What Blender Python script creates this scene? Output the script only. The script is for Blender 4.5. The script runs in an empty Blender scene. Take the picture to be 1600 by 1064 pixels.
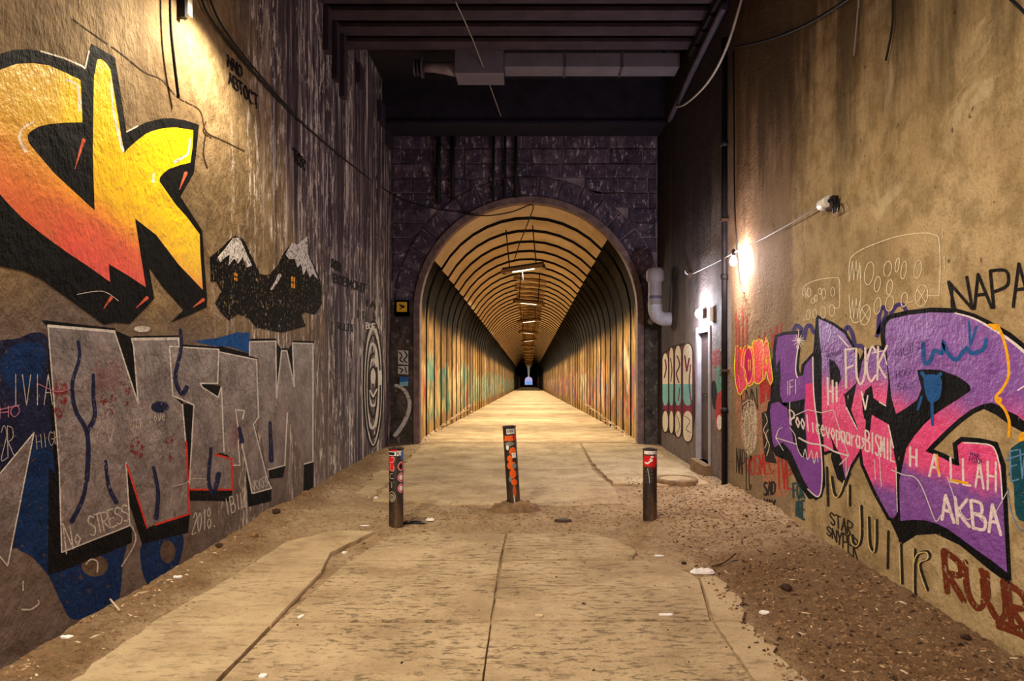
import bpy, bmesh, math, random
from mathutils import Vector, Matrix, noise as mnoise
from mathutils.geometry import tessellate_polygon

random.seed(7)
PI = math.pi
SC = bpy.context.scene
COL = SC.collection

# ------------------------------------------------------------------ camera
F = 1100.0                       # focal length in pixels of the 1600x1064 frame
VU, VV = 826.0, 565.0            # where the hall's long edges meet
CAMZ = 1.52
cam_d = bpy.data.cameras.new('camera')
cam_d.sensor_fit = 'HORIZONTAL'
cam_d.sensor_width = 36.0
cam_d.lens = F / 1600 * 36
cam_d.shift_x = -(VU - 800) / 1600
cam_d.shift_y = (VV - 532) / 1600
cam_d.clip_end = 1000
cam = bpy.data.objects.new('camera', cam_d)
cam.location = (0, 0, CAMZ)
cam.rotation_euler = (PI / 2, 0, 0)
COL.objects.link(cam)
SC.camera = cam

# ------------------------------------------------------------------ world, exposure
world = bpy.data.worlds.new('night')
SC.world = world
world.use_nodes = True
bg = world.node_tree.nodes['Background']
bg.inputs[0].default_value = (0.42, 0.36, 0.62, 1)
bg.inputs[1].default_value = 1.0
SC.view_settings.view_transform = 'Standard'
SC.view_settings.look = 'None'
SC.view_settings.gamma = 1.0
SC.view_settings.use_curve_mapping = False
SC.view_settings.exposure = 0.12

# lamps: power (W) and colour; each is used by the builder of its own fixture below
LAMP = {
    'assumed_flood_front': (400, (1.0, 0.86, 0.62)),  # assumed lamp, out of view above the left wall
    'assumed_flood_back': (1030, (1.0, 0.89, 0.68)),  # assumed lamp, unseen behind the viewpoint
    'bulb': (640, (1.0, 0.78, 0.76)),
    'door': (150, (0.78, 0.84, 1.0)),
    'tunnel': (60, (1.0, 0.88, 0.62)),
    'tunnel_first': (250, (1.0, 0.88, 0.64)),
}

# ------------------------------------------------------------------ the place's measures
XL, XR, YP, ZC = -2.56, 2.40, 13.1, 6.45
YB = -5.0                        # the hall's open end, behind the camera
SL = 0.03                        # fall of the tunnel floor
R_T, Z_S = 2.10, 2.45            # tunnel radius and springing height
def tz(y): return -SL * (y - YP)

def wl(u, v, d=0.0):
    y = F * -(XL + d) / (VU - u); return Vector((XL + d, y, CAMZ + (VV - v) / F * y))
def wr(u, v, d=0.0):
    y = F * (XR - d) / (u - VU); return Vector((XR - d, y, CAMZ + (VV - v) / F * y))
def wp(u, v, d=0.0):
    y = YP - d; return Vector(((u - VU) / F * y, y, CAMZ + (VV - v) / F * y))
def fl(u, v, z=0.0):
    y = F * (CAMZ - z) / (v - VV); return Vector(((u - VU) / F * y, y, z))
def at(u, v, y):
    return Vector(((u - VU) / F * y, y, CAMZ + (VV - v) / F * y))

# ------------------------------------------------------------------ helpers: objects
def lin(c):
    return tuple(((x / 255) / 12.92 if x / 255 <= 0.04045 else ((x / 255 + 0.055) / 1.055) ** 2.4) for x in c) + (1.0,)

def link_mesh(name, me, mats, parent=None, loc=None):
    o = bpy.data.objects.new(name, me)
    for m in (mats if isinstance(mats, (list, tuple)) else [mats]):
        if m is not None: me.materials.append(m)
    COL.objects.link(o)
    if parent: o.parent = parent
    if loc is not None: o.location = loc
    return o

def pyd(name, verts, faces, mats, parent=None, loc=None, smooth=False):
    me = bpy.data.meshes.new(name)
    me.from_pydata([tuple(v) for v in verts], [], faces)
    if smooth: me.polygons.foreach_set('use_smooth', [True] * len(me.polygons))
    me.update()
    return link_mesh(name, me, mats, parent, loc)

class MB:
    """collects simple solids into one mesh"""
    def __init__(s): s.v = []; s.f = []; s.sm = []
    def add(s, vs, fs, smooth=False):
        k = len(s.v); s.v += [tuple(v) for v in vs]; s.f += [tuple(i + k for i in f) for f in fs]
        s.sm += [smooth] * len(fs); return s
    def box(s, x0, x1, y0, y1, z0, z1, M=None):
        vs = [Vector(p) for p in ((x0,y0,z0),(x1,y0,z0),(x1,y1,z0),(x0,y1,z0),(x0,y0,z1),(x1,y0,z1),(x1,y1,z1),(x0,y1,z1))]
        if M: vs = [M @ v for v in vs]
        return s.add(vs, [(0,3,2,1),(4,5,6,7),(0,1,5,4),(1,2,6,5),(2,3,7,6),(3,0,4,7)])
    def tube(s, pts, r, n=8, caps=True):
        pts = [Vector(p) for p in pts]
        rs = r if isinstance(r, (list, tuple)) else [r] * len(pts)
        vs = []; up = None
        for i, p in enumerate(pts):
            t = (pts[min(i + 1, len(pts) - 1)] - pts[max(i - 1, 0)])
            t = t.normalized() if t.length > 1e-9 else Vector((0, 0, 1))
            if up is None: up = t.orthogonal().normalized()
            up = up - t * up.dot(t)
            up = up.normalized() if up.length > 1e-6 else t.orthogonal().normalized()
            w = t.cross(up)
            for k in range(n):
                a = 2 * PI * k / n
                vs.append(p + (up * math.cos(a) + w * math.sin(a)) * rs[i])
        fs = []
        for i in range(len(pts) - 1):
            for k in range(n):
                k2 = (k + 1) % n
                fs.append((i * n + k, i * n + k2, (i + 1) * n + k2, (i + 1) * n + k))
        s.add(vs, fs, True)
        if caps:
            b = len(s.v) - len(vs)
            s.f.append(tuple(b + k for k in reversed(range(n)))); s.sm.append(False)
            e = b + (len(pts) - 1) * n
            s.f.append(tuple(e + k for k in range(n))); s.sm.append(False)
        return s
    def prism(s, poly, z0, z1, M=None):
        """poly in xy, extruded in z; poly anticlockwise"""
        n = len(poly)
        vs = [Vector((p[0], p[1], z0)) for p in poly] + [Vector((p[0], p[1], z1)) for p in poly]
        if M: vs = [M @ v for v in vs]
        tri = tessellate_polygon([[Vector((p[0], p[1], 0)) for p in poly]])
        fs = []
        for t in tri:
            a, b, c = t
            pa, pb, pc = poly[a], poly[b], poly[c]
            if (pb[0]-pa[0])*(pc[1]-pa[1]) - (pb[1]-pa[1])*(pc[0]-pa[0]) < 0: a, b, c = a, c, b
            fs.append((n + a, n + b, n + c)); fs.append((c, b, a))
        for i in range(n):
            j = (i + 1) % n; fs.append((i, j, n + j, n + i))
        return s.add(vs, fs)
    def lathe(s, prof, n=24, c=(0, 0, 0), smooth=True):
        vs = []; fs = []
        for (r, z) in prof:
            for k in range(n):
                a = 2 * PI * k / n; vs.append((c[0] + r * math.cos(a), c[1] + r * math.sin(a), c[2] + z))
        for i in range(len(prof) - 1):
            for k in range(n):
                k2 = (k + 1) % n; fs.append((i*n+k, i*n+k2, (i+1)*n+k2, (i+1)*n+k))
        return s.add(vs, fs, smooth)
    def build(s, name, mats, parent=None, loc=None):
        me = bpy.data.meshes.new(name)
        me.from_pydata(s.v, [], s.f)
        me.polygons.foreach_set('use_smooth', s.sm)
        me.update()
        return link_mesh(name, me, mats, parent, loc)

def tag(o, label=None, cat=None, group=None, kind=None):
    if label: o['label'] = label
    if cat: o['category'] = cat
    if group: o['group'] = group
    if kind: o['kind'] = kind
    return o
def thing(name, label, cat, loc=(0, 0, 0), group=None):
    o = bpy.data.objects.new(name, None); o.empty_display_size = 0.1
    COL.objects.link(o); o.location = loc
    return tag(o, label, cat, group)
def struct(o, label=None): return tag(o, label, None, None, 'structure')
def copy_tree(o, parent=None):
    c = o.copy(); COL.objects.link(c); c.parent = parent
    for ch in list(o.children): copy_tree(ch, c)
    return c
def light(name, kind, power, col, parent=None, loc=(0, 0, 0), **kw):
    d = bpy.data.lights.new(name, kind); d.energy = power; d.color = col
    for k, v in kw.items(): setattr(d, k, v)
    o = bpy.data.objects.new(name, d); COL.objects.link(o); o.location = loc
    if parent: o.parent = parent
    return o

# ------------------------------------------------------------------ helpers: materials
class NT:
    def __init__(s, name):
        s.m = bpy.data.materials.new(name); s.m.use_nodes = True
        s.t = s.m.node_tree; s.t.nodes.clear()
        s.out = s.t.nodes.new('ShaderNodeOutputMaterial')
        s.P = s.t.nodes.new('ShaderNodeTexCoord').outputs['Object']
    def n(s, typ, ins=None, **props):
        nd = s.t.nodes.new(typ)
        for k, v in props.items(): setattr(nd, k, v)
        for k, v in (ins or {}).items():
            if hasattr(v, 'is_linked') or hasattr(v, 'links'): s.t.links.new(v, nd.inputs[k])
            else: nd.inputs[k].default_value = v
        return nd
    def math(s, op, a, b=0.0, c=None, clamp=False):
        ins = {0: a, 1: b}
        if c is not None: ins[2] = c
        return s.n('ShaderNodeMath', ins, operation=op, use_clamp=clamp).outputs[0]
    def stretch(s, sx, sy, sz, P=None):
        return s.n('ShaderNodeVectorMath', {0: P or s.P, 1: (sx, sy, sz)}, operation='MULTIPLY').outputs[0]
    def noise(s, scale, detail=4, rough=0.55, P=None, dist=0.0):
        return s.n('ShaderNodeTexNoise', {'Vector': P or s.P, 'Scale': scale, 'Detail': detail, 'Roughness': rough, 'Distortion': dist}).outputs[0]
    def voro(s, scale, P=None, feature='F1', out=0):
        return s.n('ShaderNodeTexVoronoi', {'Vector': P or s.P, 'Scale': scale}, feature=feature).outputs[out]
    def rng(s, v, a, b, c=0.0, d=1.0):
        return s.n('ShaderNodeMapRange', {0: v, 1: a, 2: b, 3: c, 4: d}, interpolation_type='SMOOTHSTEP').outputs[0]
    def ramp(s, fac, stops):
        nd = s.n('ShaderNodeValToRGB', {0: fac}); e = nd.color_ramp.elements
        while len(e) < len(stops): e.new(0.5)
        for i, (p, c) in enumerate(stops):
            e[i].position = p; e[i].color = c if len(c) == 4 else tuple(c) + (1.0,)
        return nd.outputs[0]
    def mix(s, fac, a, b, blend='MIX'):
        nd = s.n('ShaderNodeMix', data_type='RGBA', blend_type=blend)
        for k, v in ((0, fac), (6, a), (7, b)):
            if hasattr(v, 'links'): s.t.links.new(v, nd.inputs[k])
            else: nd.inputs[k].default_value = v if k == 0 else (tuple(v) + (1.0,))[:4]
        return nd.outputs[2]
    def xyz(s, P=None):
        nd = s.n('ShaderNodeSeparateXYZ', {0: P or s.P}); return nd.outputs
    def bump(s, h, strength=0.5, dist=0.02, nrm=None):
        ins = {'Height': h, 'Strength': strength, 'Distance': dist}
        if nrm is not None: ins['Normal'] = nrm
        return s.n('ShaderNodeBump', ins).outputs[0]
    def bsdf(s, col, rough=0.9, nrm=None, metal=0.0, spec=0.25, alpha=None, emit=None, es=0.0):
        ins = {'Base Color': col, 'Roughness': rough, 'Metallic': metal, 'Specular IOR Level': spec}
        if nrm is not None: ins['Normal'] = nrm
        if alpha is not None: ins['Alpha'] = alpha
        if emit is not None: ins['Emission Color'] = emit; ins['Emission Strength'] = es
        b = s.n('ShaderNodeBsdfPrincipled', ins)
        s.t.links.new(b.outputs[0], s.out.inputs[0])
        return s.m

def c3(r, g, b): return lin((r, g, b))

def simple(name, rgb, rough=0.8, var=0.25, scale=8, bump=0.2, metal=0.0, bdist=0.01, spec=0.25):
    t = NT(name)
    a = tuple(max(0, x * (1 - var)) for x in lin(rgb)[:3]) + (1,)
    b = tuple(min(1, x * (1 + var)) for x in lin(rgb)[:3]) + (1,)
    f = t.noise(scale, 5, 0.6)
    col = t.ramp(f, [(0.3, a), (0.7, b)])
    return t.bsdf(col, rough, t.bump(t.noise(scale * 4, 4), bump, bdist), metal, spec)

def plaster_relief(t, side):
    """the wall's own relief; paint on the wall shares it"""
    if side == 'L':
        h1 = t.noise(3.0, 6, 0.62, dist=0.3)
        h2 = t.noise(26, 4, 0.6, t.stretch(1, 1, 0.6))
        h3 = t.rng(t.voro(5.5, t.stretch(1, 1, .8), 'DISTANCE_TO_EDGE'), 0, 0.03)
        h = t.math('ADD', t.math('MULTIPLY', h1, 1.0), t.math('MULTIPLY', h2, 0.42))
        return t.bump(h, 0.75, 0.045)
    h1 = t.noise(2.2, 5, 0.55, dist=0.4)
    h2 = t.noise(30, 4, 0.6)
    h = t.math('ADD', h1, t.math('MULTIPLY', h2, 0.30))
    return t.bump(h, 0.8, 0.06)

def paint(name, rgb, side, wear=0.12, var=0.18, rough=0.6):
    """sprayed paint on a wall: shares the plaster's relief, worn away in places"""
    t = NT(name)
    f = t.noise(9, 5, 0.65)
    base = lin(rgb)[:3]
    col = t.ramp(f, [(0.25, tuple(x * (1 - var) for x in base)), (0.75, tuple(min(1, x * (1 + var) + 0.003) for x in base))])
    al = None
    if wear > 0:
        w = t.noise(30, 6, 0.7)
        al = t.rng(w, 0.28 + wear * 0.34, 0.36 + wear * 0.34)
    return t.bsdf(col, 0.8 if side else rough, plaster_relief(t, side) if side else None, 0, 0.08 if side else 0.2, al)

# ------------------------------------------------------------------ the materials of the setting
def mat_wall_left():
    t = NT('plaster_left'); x, y, z = t.xyz()
    n1 = t.noise(0.9, 6, 0.6); n2 = t.noise(7, 6, 0.65)
    col = t.ramp(n1, [(0.30, c3(104, 84, 58)), (0.5, c3(144, 120, 86)), (0.72, c3(172, 146, 108))])
    col = t.mix(t.rng(n2, 0.40, 0.62, 0, 0.55), col, c3(92, 72, 48))
    # grey-brown coat of old paint low on the wall
    low = t.math('MULTIPLY', t.rng(t.math('ADD', z, t.math('MULTIPLY', n1, 1.0)), 2.45, 1.95), t.rng(t.math('ADD', y, n2), 13, 9, .55, 1))
    col = t.mix(t.math('MULTIPLY', low, 0.85), col, t.ramp(n2, [(0.3, c3(78, 66, 60)), (0.7, c3(126, 110, 102))]))
    # dark purple-grey in vertical runs, deeper towards the portal and the top
    run = t.noise(3.4, 6, 0.7, t.stretch(1, 1.5, 0.10))
    runf = t.noise(8, 6, 0.75, t.stretch(1, 1.4, 0.07))
    reach = t.math('ADD', t.math('ADD', y, t.math('MULTIPLY', z, 0.75)), t.math('MULTIPLY', t.math('SUBTRACT', run, 0.5), 5.0))
    dark_runs = t.rng(reach, 9.0, 10.6)
    col = t.mix(t.math('MULTIPLY', dark_runs, 0.93), col, t.ramp(runf, [(0.34, c3(26, 21, 30)), (0.5, c3(66, 55, 66)), (0.66, c3(140, 122, 124))]))
    # lime that has run down the wall
    spot = t.noise(10, 7, 0.78, t.stretch(1, 1.3, 0.35))
    area = t.noise(1.1, 3, 0.5, t.stretch(1, 1.6, 0.25))
    lime = t.math('MULTIPLY', t.rng(spot, 0.52, 0.60), t.math('MULTIPLY', t.rng(area, 0.42, 0.54), t.rng(y, 5.4, 6.6)))
    lime2 = t.math('MULTIPLY', t.rng(runf, 0.53, 0.60), t.math('MULTIPLY', t.rng(run, 0.45, 0.56), t.rng(y, 6.2, 7.4)))
    col = t.mix(t.math('MULTIPLY', t.math('MAXIMUM', lime, lime2), 0.85), col, c3(222, 208, 192))
    return t.bsdf(col, 0.92, plaster_relief(t, 'L'), 0, 0.15)

def mat_wall_right():
    t = NT('plaster_right'); x, y, z = t.xyz()
    n1 = t.noise(0.8, 6, 0.6); n2 = t.noise(5, 6, 0.65)
    col = t.ramp(n1, [(0.28, c3(138, 116, 82)), (0.5, c3(176, 150, 110)), (0.74, c3(198, 174, 134))])
    col = t.mix(t.rng(n2, 0.42, 0.64, 0, 0.65), col, c3(128, 106, 70))
    col = t.mix(t.rng(t.noise(45, 5, 0.7), 0.50, 0.68, 0, 0.45), col, c3(104, 84, 54))
    col = t.mix(t.rng(t.noise(2.0, 6, 0.7, dist=0.6), 0.54, 0.68, 0, 0.5), col, c3(206, 184, 146))
    # smoother grey-brown render beyond the seam, dirtier still beyond the drainpipe
    wob = t.math('MULTIPLY', t.math('SUBTRACT', n2, 0.5), 0.25)
    yy = t.math('ADD', y, wob)
    col = t.mix(t.rng(yy, 6.34, 6.46, 0, 0.62), col, t.ramp(n2, [(0.3, c3(96, 76, 62)), (0.7, c3(138, 112, 90))]))
    col = t.mix(t.rng(y, 8.35, 8.5, 0, 0.8), col, t.ramp(n2, [(0.3, c3(84, 72, 74)), (0.7, c3(124, 108, 104))]))
    # damp runs from the top, with the upward fading of lamplight painted in
    run = t.noise(2.2, 6, 0.65, t.stretch(1, 1.3, 0.16))
    damp_shade = t.rng(t.math('ADD', z, t.math('MULTIPLY', t.math('SUBTRACT', run, 0.5), 5.5)), 2.9, 4.5)
    col = t.mix(t.math('MULTIPLY', damp_shade, 0.78), col, c3(52, 40, 24))
    # darker towards the portal end and the top
    so = t.rng(t.math('ADD', t.math('ADD', y, t.math('MULTIPLY', z, 0.9)), t.math('MULTIPLY', t.math('SUBTRACT', run, 0.5), 3)), 11.4, 14.0)
    col = t.mix(t.math('MULTIPLY', so, 0.85), col, c3(40, 32, 38))
    # pits
    pit = t.rng(t.noise(14, 3, 0.5), 0.70, 0.76)
    col = t.mix(t.math('MULTIPLY', pit, 0.7), col, c3(48, 36, 22))
    return t.bsdf(col, 0.92, plaster_relief(t, 'R'), 0, 0.15)

def mat_stone():
    t = NT('sooty_stone')
    info = t.n('ShaderNodeObjectInfo').outputs['Random']
    geo = t.n('ShaderNodeNewGeometry').outputs['Position']
    n1 = t.noise(5, 6, 0.65, geo); n2 = t.noise(15, 6, 0.75, t.stretch(1, 1, 0.45, geo))
    col = t.ramp(n1, [(0.3, c3(46, 37, 52)), (0.55, c3(92, 76, 88)), (0.75, c3(146, 126, 132))])
    col = t.mix(t.math('MULTIPLY', info, 0.55), col, c3(30, 24, 38))
    col = t.mix(t.rng(n2, 0.55, 0.66, 0, 0.75), col, c3(206, 186, 186))
    return t.bsdf(col, 0.85, t.bump(t.noise(9, 6, 0.65, geo), 0.6, 0.04), 0, 0.25)

def mat_portal_plaster():
    t = NT('portal_mortar')
    n1 = t.noise(3, 6, 0.65); n2 = t.noise(9, 6, 0.7, t.stretch(1, 1, 0.3))
    col = t.ramp(n1, [(0.3, c3(80, 68, 74)), (0.6, c3(138, 120, 122)), (0.8, c3(186, 168, 166))])
    col = t.mix(t.rng(n2, 0.58, 0.68, 0, 0.6), col, c3(140, 124, 118))
    return t.bsdf(col, 0.9, t.bump(t.noise(12, 6), 0.5, 0.02), 0, 0.2)

def mat_dirt():
    t = NT('dirt'); x, y, z = t.xyz()
    n1 = t.noise(1.6, 6, 0.6); n2 = t.noise(14, 6, 0.7); n3 = t.noise(60, 4, 0.7)
    col = t.ramp(n1, [(0.3, c3(162, 132, 98)), (0.5, c3(190, 160, 122)), (0.72, c3(208, 180, 142))])
    col = t.mix(t.rng(n2, 0.48, 0.66, 0, 0.6), col, c3(128, 98, 68))
    # damp darker soil in the near right corner and along the left wall
    wet = t.math('MAXIMUM', t.math('MULTIPLY', t.rng(t.math('ADD', x, t.math('MULTIPLY', n1, 0.5)), 1.45, 1.75), t.rng(y, 6.3, 5.0)),
                 t.rng(t.math('ADD', x, t.math('MULTIPLY', n1, 0.5)), -1.85, -2.15, 0, 0.7))
    col = t.mix(t.math('MULTIPLY', wet, 0.72), col, c3(104, 70, 40))
    col = t.mix(t.rng(t.noise(32, 5, .7), .52, .64, 0, .55), col, c3(84, 58, 34))
    col = t.mix(t.rng(n3, 0.62, 0.72, 0, 0.6), col, c3(206, 172, 128))
    h = t.math('ADD', t.math('MULTIPLY', n2, 1.0), t.math('MULTIPLY', n3, 0.5))
    return t.bsdf(col, 0.95, t.bump(h, 1.0, 0.045), 0, 0.1)

def mat_slab(name, a, b, c, groove=0.0, pit=0.3):
    t = NT(name)
    n1 = t.noise(1.8, 6, 0.6); n2 = t.noise(26, 6, 0.7); n3 = t.noise(15, 9, 0.8, t.stretch(0.55, 1.5, 1))
    col = t.ramp(n1, [(0.3, c3(*a)), (0.5, c3(*b)), (0.72, c3(*c))])
    patchy = t.rng(t.noise(1.3, 4, 0.6), 0.34, 0.58)
    hollow = t.math('SUBTRACT', 1.0, t.math('MULTIPLY', patchy, t.rng(n3, 0.53, 0.64)))          # 1 where sound, 0 where worn
    col = t.mix(t.rng(n2, 0.54, 0.70, 0, pit), col, c3(110, 84, 56))
    col = t.mix(t.math('MULTIPLY', t.math('SUBTRACT', 1.0, hollow), 0.35 * groove), col, c3(140, 112, 78))
    col = t.mix(t.rng(t.noise(1.1, 7, 0.7), 0.48, 0.66, 0, 0.5), col, c3(136, 108, 76))
    col = t.mix(t.rng(t.noise(90, 3, 0.6), 0.64, 0.72, 0, 0.5), col, c3(226, 202, 164))
    h = t.math('ADD', t.math('ADD', t.math('MULTIPLY', n2, 0.6), t.math('MULTIPLY', t.noise(110, 3, 0.6), 0.25)), t.math('MULTIPLY', hollow, groove))
    return t.bsdf(col, 0.88, t.bump(h, 0.9, 0.025), 0, 0.2)

def mat_lining(name, tints, black_from=2.4):
    """side plates of the tunnel: rusty plate, sprayed over up to head height"""
    t = NT(name)
    geo = t.n('ShaderNodeNewGeometry').outputs['Position']
    x, y, z0 = t.xyz(geo)
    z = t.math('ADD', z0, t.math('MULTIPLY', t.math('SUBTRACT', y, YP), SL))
    info = t.n('ShaderNodeObjectInfo').outputs['Random']
    n1 = t.noise(2.0, 5, 0.6, t.stretch(1, 1.5, 0.35, geo)); n2 = t.noise(12, 6, 0.7, t.stretch(1, 1, 0.3, geo))
    col = t.ramp(n1, [(0.3, c3(96, 66, 36)), (0.5, c3(156, 120, 70)), (0.7, c3(206, 170, 110))])
    col = t.mix(t.rng(n2, 0.45, 0.66, 0, 0.8), col, c3(78, 48, 26))
    # paint
    cell = t.noise(0.55, 2, 0.5, t.stretch(1, 1, 0.9, geo)); cell2 = t.math('ADD', t.math('MULTIPLY', t.noise(0.9, 3, 0.6, t.stretch(1, 1, 0.7, geo)), 0.75), t.math('MULTIPLY', info, 0.25))
    pc = t.ramp(cell2, tints)
    top = t.math('ADD', 1.55, t.math('MULTIPLY', t.math('SUBTRACT', cell, 0.5), 2.2))
    m = t.math('MULTIPLY', t.rng(t.math('SUBTRACT', top, z), -0.08, 0.1), t.rng(z, 0.2, 0.5))
    m = t.math('MULTIPLY', m, t.rng(t.noise(4, 5, 0.7, t.stretch(1, 1, 0.35, geo)), 0.42, 0.52))
    col = t.mix(t.math('MULTIPLY', m, 0.95), col, pc)
    # near-black above, with a ragged edge
    s = t.rng(t.math('ADD', z, t.math('MULTIPLY', t.math('SUBTRACT', n1, 0.5), 1.2)), black_from, black_from + 0.55)
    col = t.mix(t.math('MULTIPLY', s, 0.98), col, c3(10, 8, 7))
    return t.bsdf(col, 0.9, t.bump(n2, 0.3, 0.02), 0, 0.05)

M = {}
M['wall_l'] = mat_wall_left(); M['wall_r'] = mat_wall_right()
M['stone'] = mat_stone(); M['mortar'] = mat_portal_plaster()
def mat_pier():
    t = NT('pier_render'); n1 = t.noise(4, 7, 0.7); n2 = t.noise(14, 6, 0.75, t.stretch(1, 1, 0.5))
    col = t.ramp(n1, [(0.32, c3(38, 33, 30)), (0.55, c3(74, 65, 58)), (0.75, c3(112, 98, 86))])
    col = t.mix(t.rng(n2, 0.57, 0.66, 0, 0.6), col, c3(150, 134, 122))
    return t.bsdf(col, 0.9, t.bump(n1, 0.6, 0.03), 0, 0.15)
M['pier'] = mat_pier(); M['dirt'] = mat_dirt()
M['slab'] = mat_slab('worn_concrete', (164, 138, 104), (190, 164, 126), (208, 182, 144), 0.5, 0.55)
M['slab_smooth'] = mat_slab('smooth_concrete', (170, 144, 108), (192, 166, 128), (206, 182, 142), 0.15, 0.35)
M['slab_far'] = mat_slab('trodden_concrete', (166, 138, 102), (192, 164, 124), (212, 186, 146), 0.4, 0.5)
TL = [(0.30, c3(60, 54, 48)), (0.40, c3(196, 190, 160)), (0.47, c3(120, 140, 110)), (0.53, c3(46, 128, 122)), (0.60, c3(206, 186, 120)), (0.70, c3(170, 70, 60))]
TR = [(0.30, c3(70, 56, 44)), (0.40, c3(208, 190, 150)), (0.48, c3(178, 70, 60)), (0.55, c3(90, 110, 130)), (0.62, c3(214, 150, 60)), (0.70, c3(120, 60, 50))]
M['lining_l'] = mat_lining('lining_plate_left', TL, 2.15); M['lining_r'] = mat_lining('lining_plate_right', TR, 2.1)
def mat_ceiling_plate():
    t = NT('ceiling_plate')
    geo = t.n('ShaderNodeNewGeometry').outputs['Position']
    info = t.n('ShaderNodeObjectInfo').outputs['Random']
    n1 = t.noise(1.4, 6, 0.6, geo)
    col = t.ramp(n1, [(0.3, c3(176, 150, 108)), (0.5, c3(200, 174, 132)), (0.7, c3(214, 190, 148))])
    col = t.mix(t.math('MULTIPLY', info, 0.25), col, c3(150, 116, 70))
    col = t.mix(t.rng(t.noise(7, 6, 0.7, geo), 0.55, 0.72, 0, 0.5), col, c3(120, 88, 52))
    return t.bsdf(col, 0.6, t.bump(n1, 0.2, 0.02), 0, 0.3)
M['lining_c'] = mat_ceiling_plate()
M['black_gap'] = simple('sooty_backing', (22, 17, 14), 0.9, 0.3)
M['beam'] = simple('sooty_beam', (54, 42, 50), 0.85, 0.4, 3, 0.4)
M['beam_dark'] = simple('black_beam', (30, 24, 34), 0.85, 0.4, 3, 0.4)
M['deck'] = simple('deck_underside', (30, 23, 28), 0.9, 0.4, 2, 0.4)
M['duct'] = simple('duct_sheet', (104, 97, 106), 0.55, 0.18, 2.5, 0.1, 0.0)
M['duct_edge'] = simple('duct_flange', (70, 62, 74), 0.6, 0.2, 6, 0.1)
M['black'] = simple('black_rubber', (16, 14, 14), 0.6, 0.3)
M['wire_grey'] = simple('grey_wire', (150, 140, 130), 0.5, 0.2)
M['rust'] = simple('rusty_iron', (58, 38, 26), 0.75, 0.4, 12, 0.4)
M['pipe_black'] = simple('drainpipe_paint', (26, 22, 24), 0.6, 0.4, 10, 0.3)
M['white_plastic'] = simple('white_plastic', (226, 220, 208), 0.45, 0.06)
M['paper'] = simple('paper', (236, 230, 222), 0.8, 0.06, 30, 0.3)
M['pvc'] = simple('dusty_pvc', (118, 104, 102), 0.6, 0.16, 6, 0.2)
M['galv'] = simple('galvanised_sheet', (140, 132, 132), 0.6, 0.2, 12, 0.15, 0.0)
M['frame_metal'] = simple('door_frame_paint', (150, 142, 148), 0.6, 0.2, 6, 0.2)
M['door'] = simple('door_leaf_paint', (58, 40, 38), 0.6, 0.3, 6, 0.3)
M['concrete'] = simple('lump_concrete', (132, 104, 74), 0.95, 0.35, 8, 0.7, 0, 0.03)
M['pebble'] = simple('pebble', (134, 102, 70), 0.9, 0.4, 20, 0.4)
M['pebble_pale'] = simple('pale_chip', (208, 182, 146), 0.9, 0.15, 20, 0.4)
M['pebble_dark'] = simple('dark_pebble', (64, 44, 30), 0.9, 0.3, 20, 0.4)
M['shade'] = simple('lamp_shade_enamel', (150, 122, 78), 0.5, 0.2)
M['shade_dark'] = simple('lamp_back', (46, 34, 22), 0.6, 0.3)
M['wood'] = simple('weathered_stick', (74, 50, 32), 0.85, 0.3, 20, 0.4)
def emis(name, col, s):
    t = NT(name); return t.bsdf((0.8, 0.8, 0.8, 1), 0.4, emit=tuple(col) + (1,), es=s)
M['tube'] = emis('tube_glow', (1.0, 0.88, 0.62), 10)
M['tube_far'] = emis('tube_glow_far', (1.0, 0.86, 0.60), 0.5)
M['rim'] = simple('arch_rim_paint', (112, 90, 84), 0.8, 0.4, 9, 0.5)
M['bulb'] = emis('bulb_glow', (1.0, 0.90, 0.86), 60)
M['door_glow'] = emis('door_lamp_glow', (0.80, 0.86, 1.0), 40)
M['assumed_flood_glow'] = emis('assumed_flood_glow', (1.0, 0.78, 0.45), 12)
M['exit_glow'] = emis('exit_glow', (0.15, 0.42, 0.95), 0.7)

# ================================================================== STRUCTURE
# ------------------------------------------------------------------ ground of the hall
def ground_h(x, y):
    h = -0.020 + 0.014 * (mnoise.fractal(Vector((x * 1.7, y * 1.7, 3.1)), 0.8, 2.0, 5)) + 0.008 * mnoise.noise(Vector((x * 9, y * 9, 1.0)))
    def sm(v, a, b):
        t = min(1, max(0, (v - a) / (b - a))); return t * t * (3 - 2 * t)
    edge_r = sm(x, 1.35, 1.9); edge_l = sm(-x, 2.15, 2.4)
    h += 0.045 * edge_r * sm(y, 2, 3.5) * (1 - sm(y, 8.0, 9.0)) + 0.05 * edge_l * (1 - sm(y, 11, 13))
    h += 0.05 * sm(x, 2.1, 2.4) * (1 - sm(y, 9, 10))
    bank = math.exp(-((y - 6.85) / 0.42) ** 2)
    h += 0.040 * bank
    h += 0.05 * math.exp(-(((x - 1.45) / 0.35) ** 2 + ((y - 6.5) / 0.45) ** 2))
    clod = sm(x, 1.25, 1.6) * (1 - sm(y, 8.5, 9.2)) + 0.6 * sm(-x, 2.0, 2.3) + 0.5 * bank
    h += clod * (0.016 * mnoise.noise(Vector((x * 13, y * 13, 4.0))) + 0.010 * mnoise.noise(Vector((x * 27, y * 27, 7.0))))
    h += 0.03 * sm(x, 1.9, 2.05) * (1 - sm(x, 2.15, 2.35)) * (1 - sm(y, 7, 8)) 
    if y > 8: h = h * (1 - sm(y, 12.2, 13.0)) - 0.004 * sm(y, 12.2, 13.0)
    return h
nx, ny = 190, 300
gx = [XL - 0.05 + (XR - XL + 0.10) * i / (nx - 1) for i in range(nx)]
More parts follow.
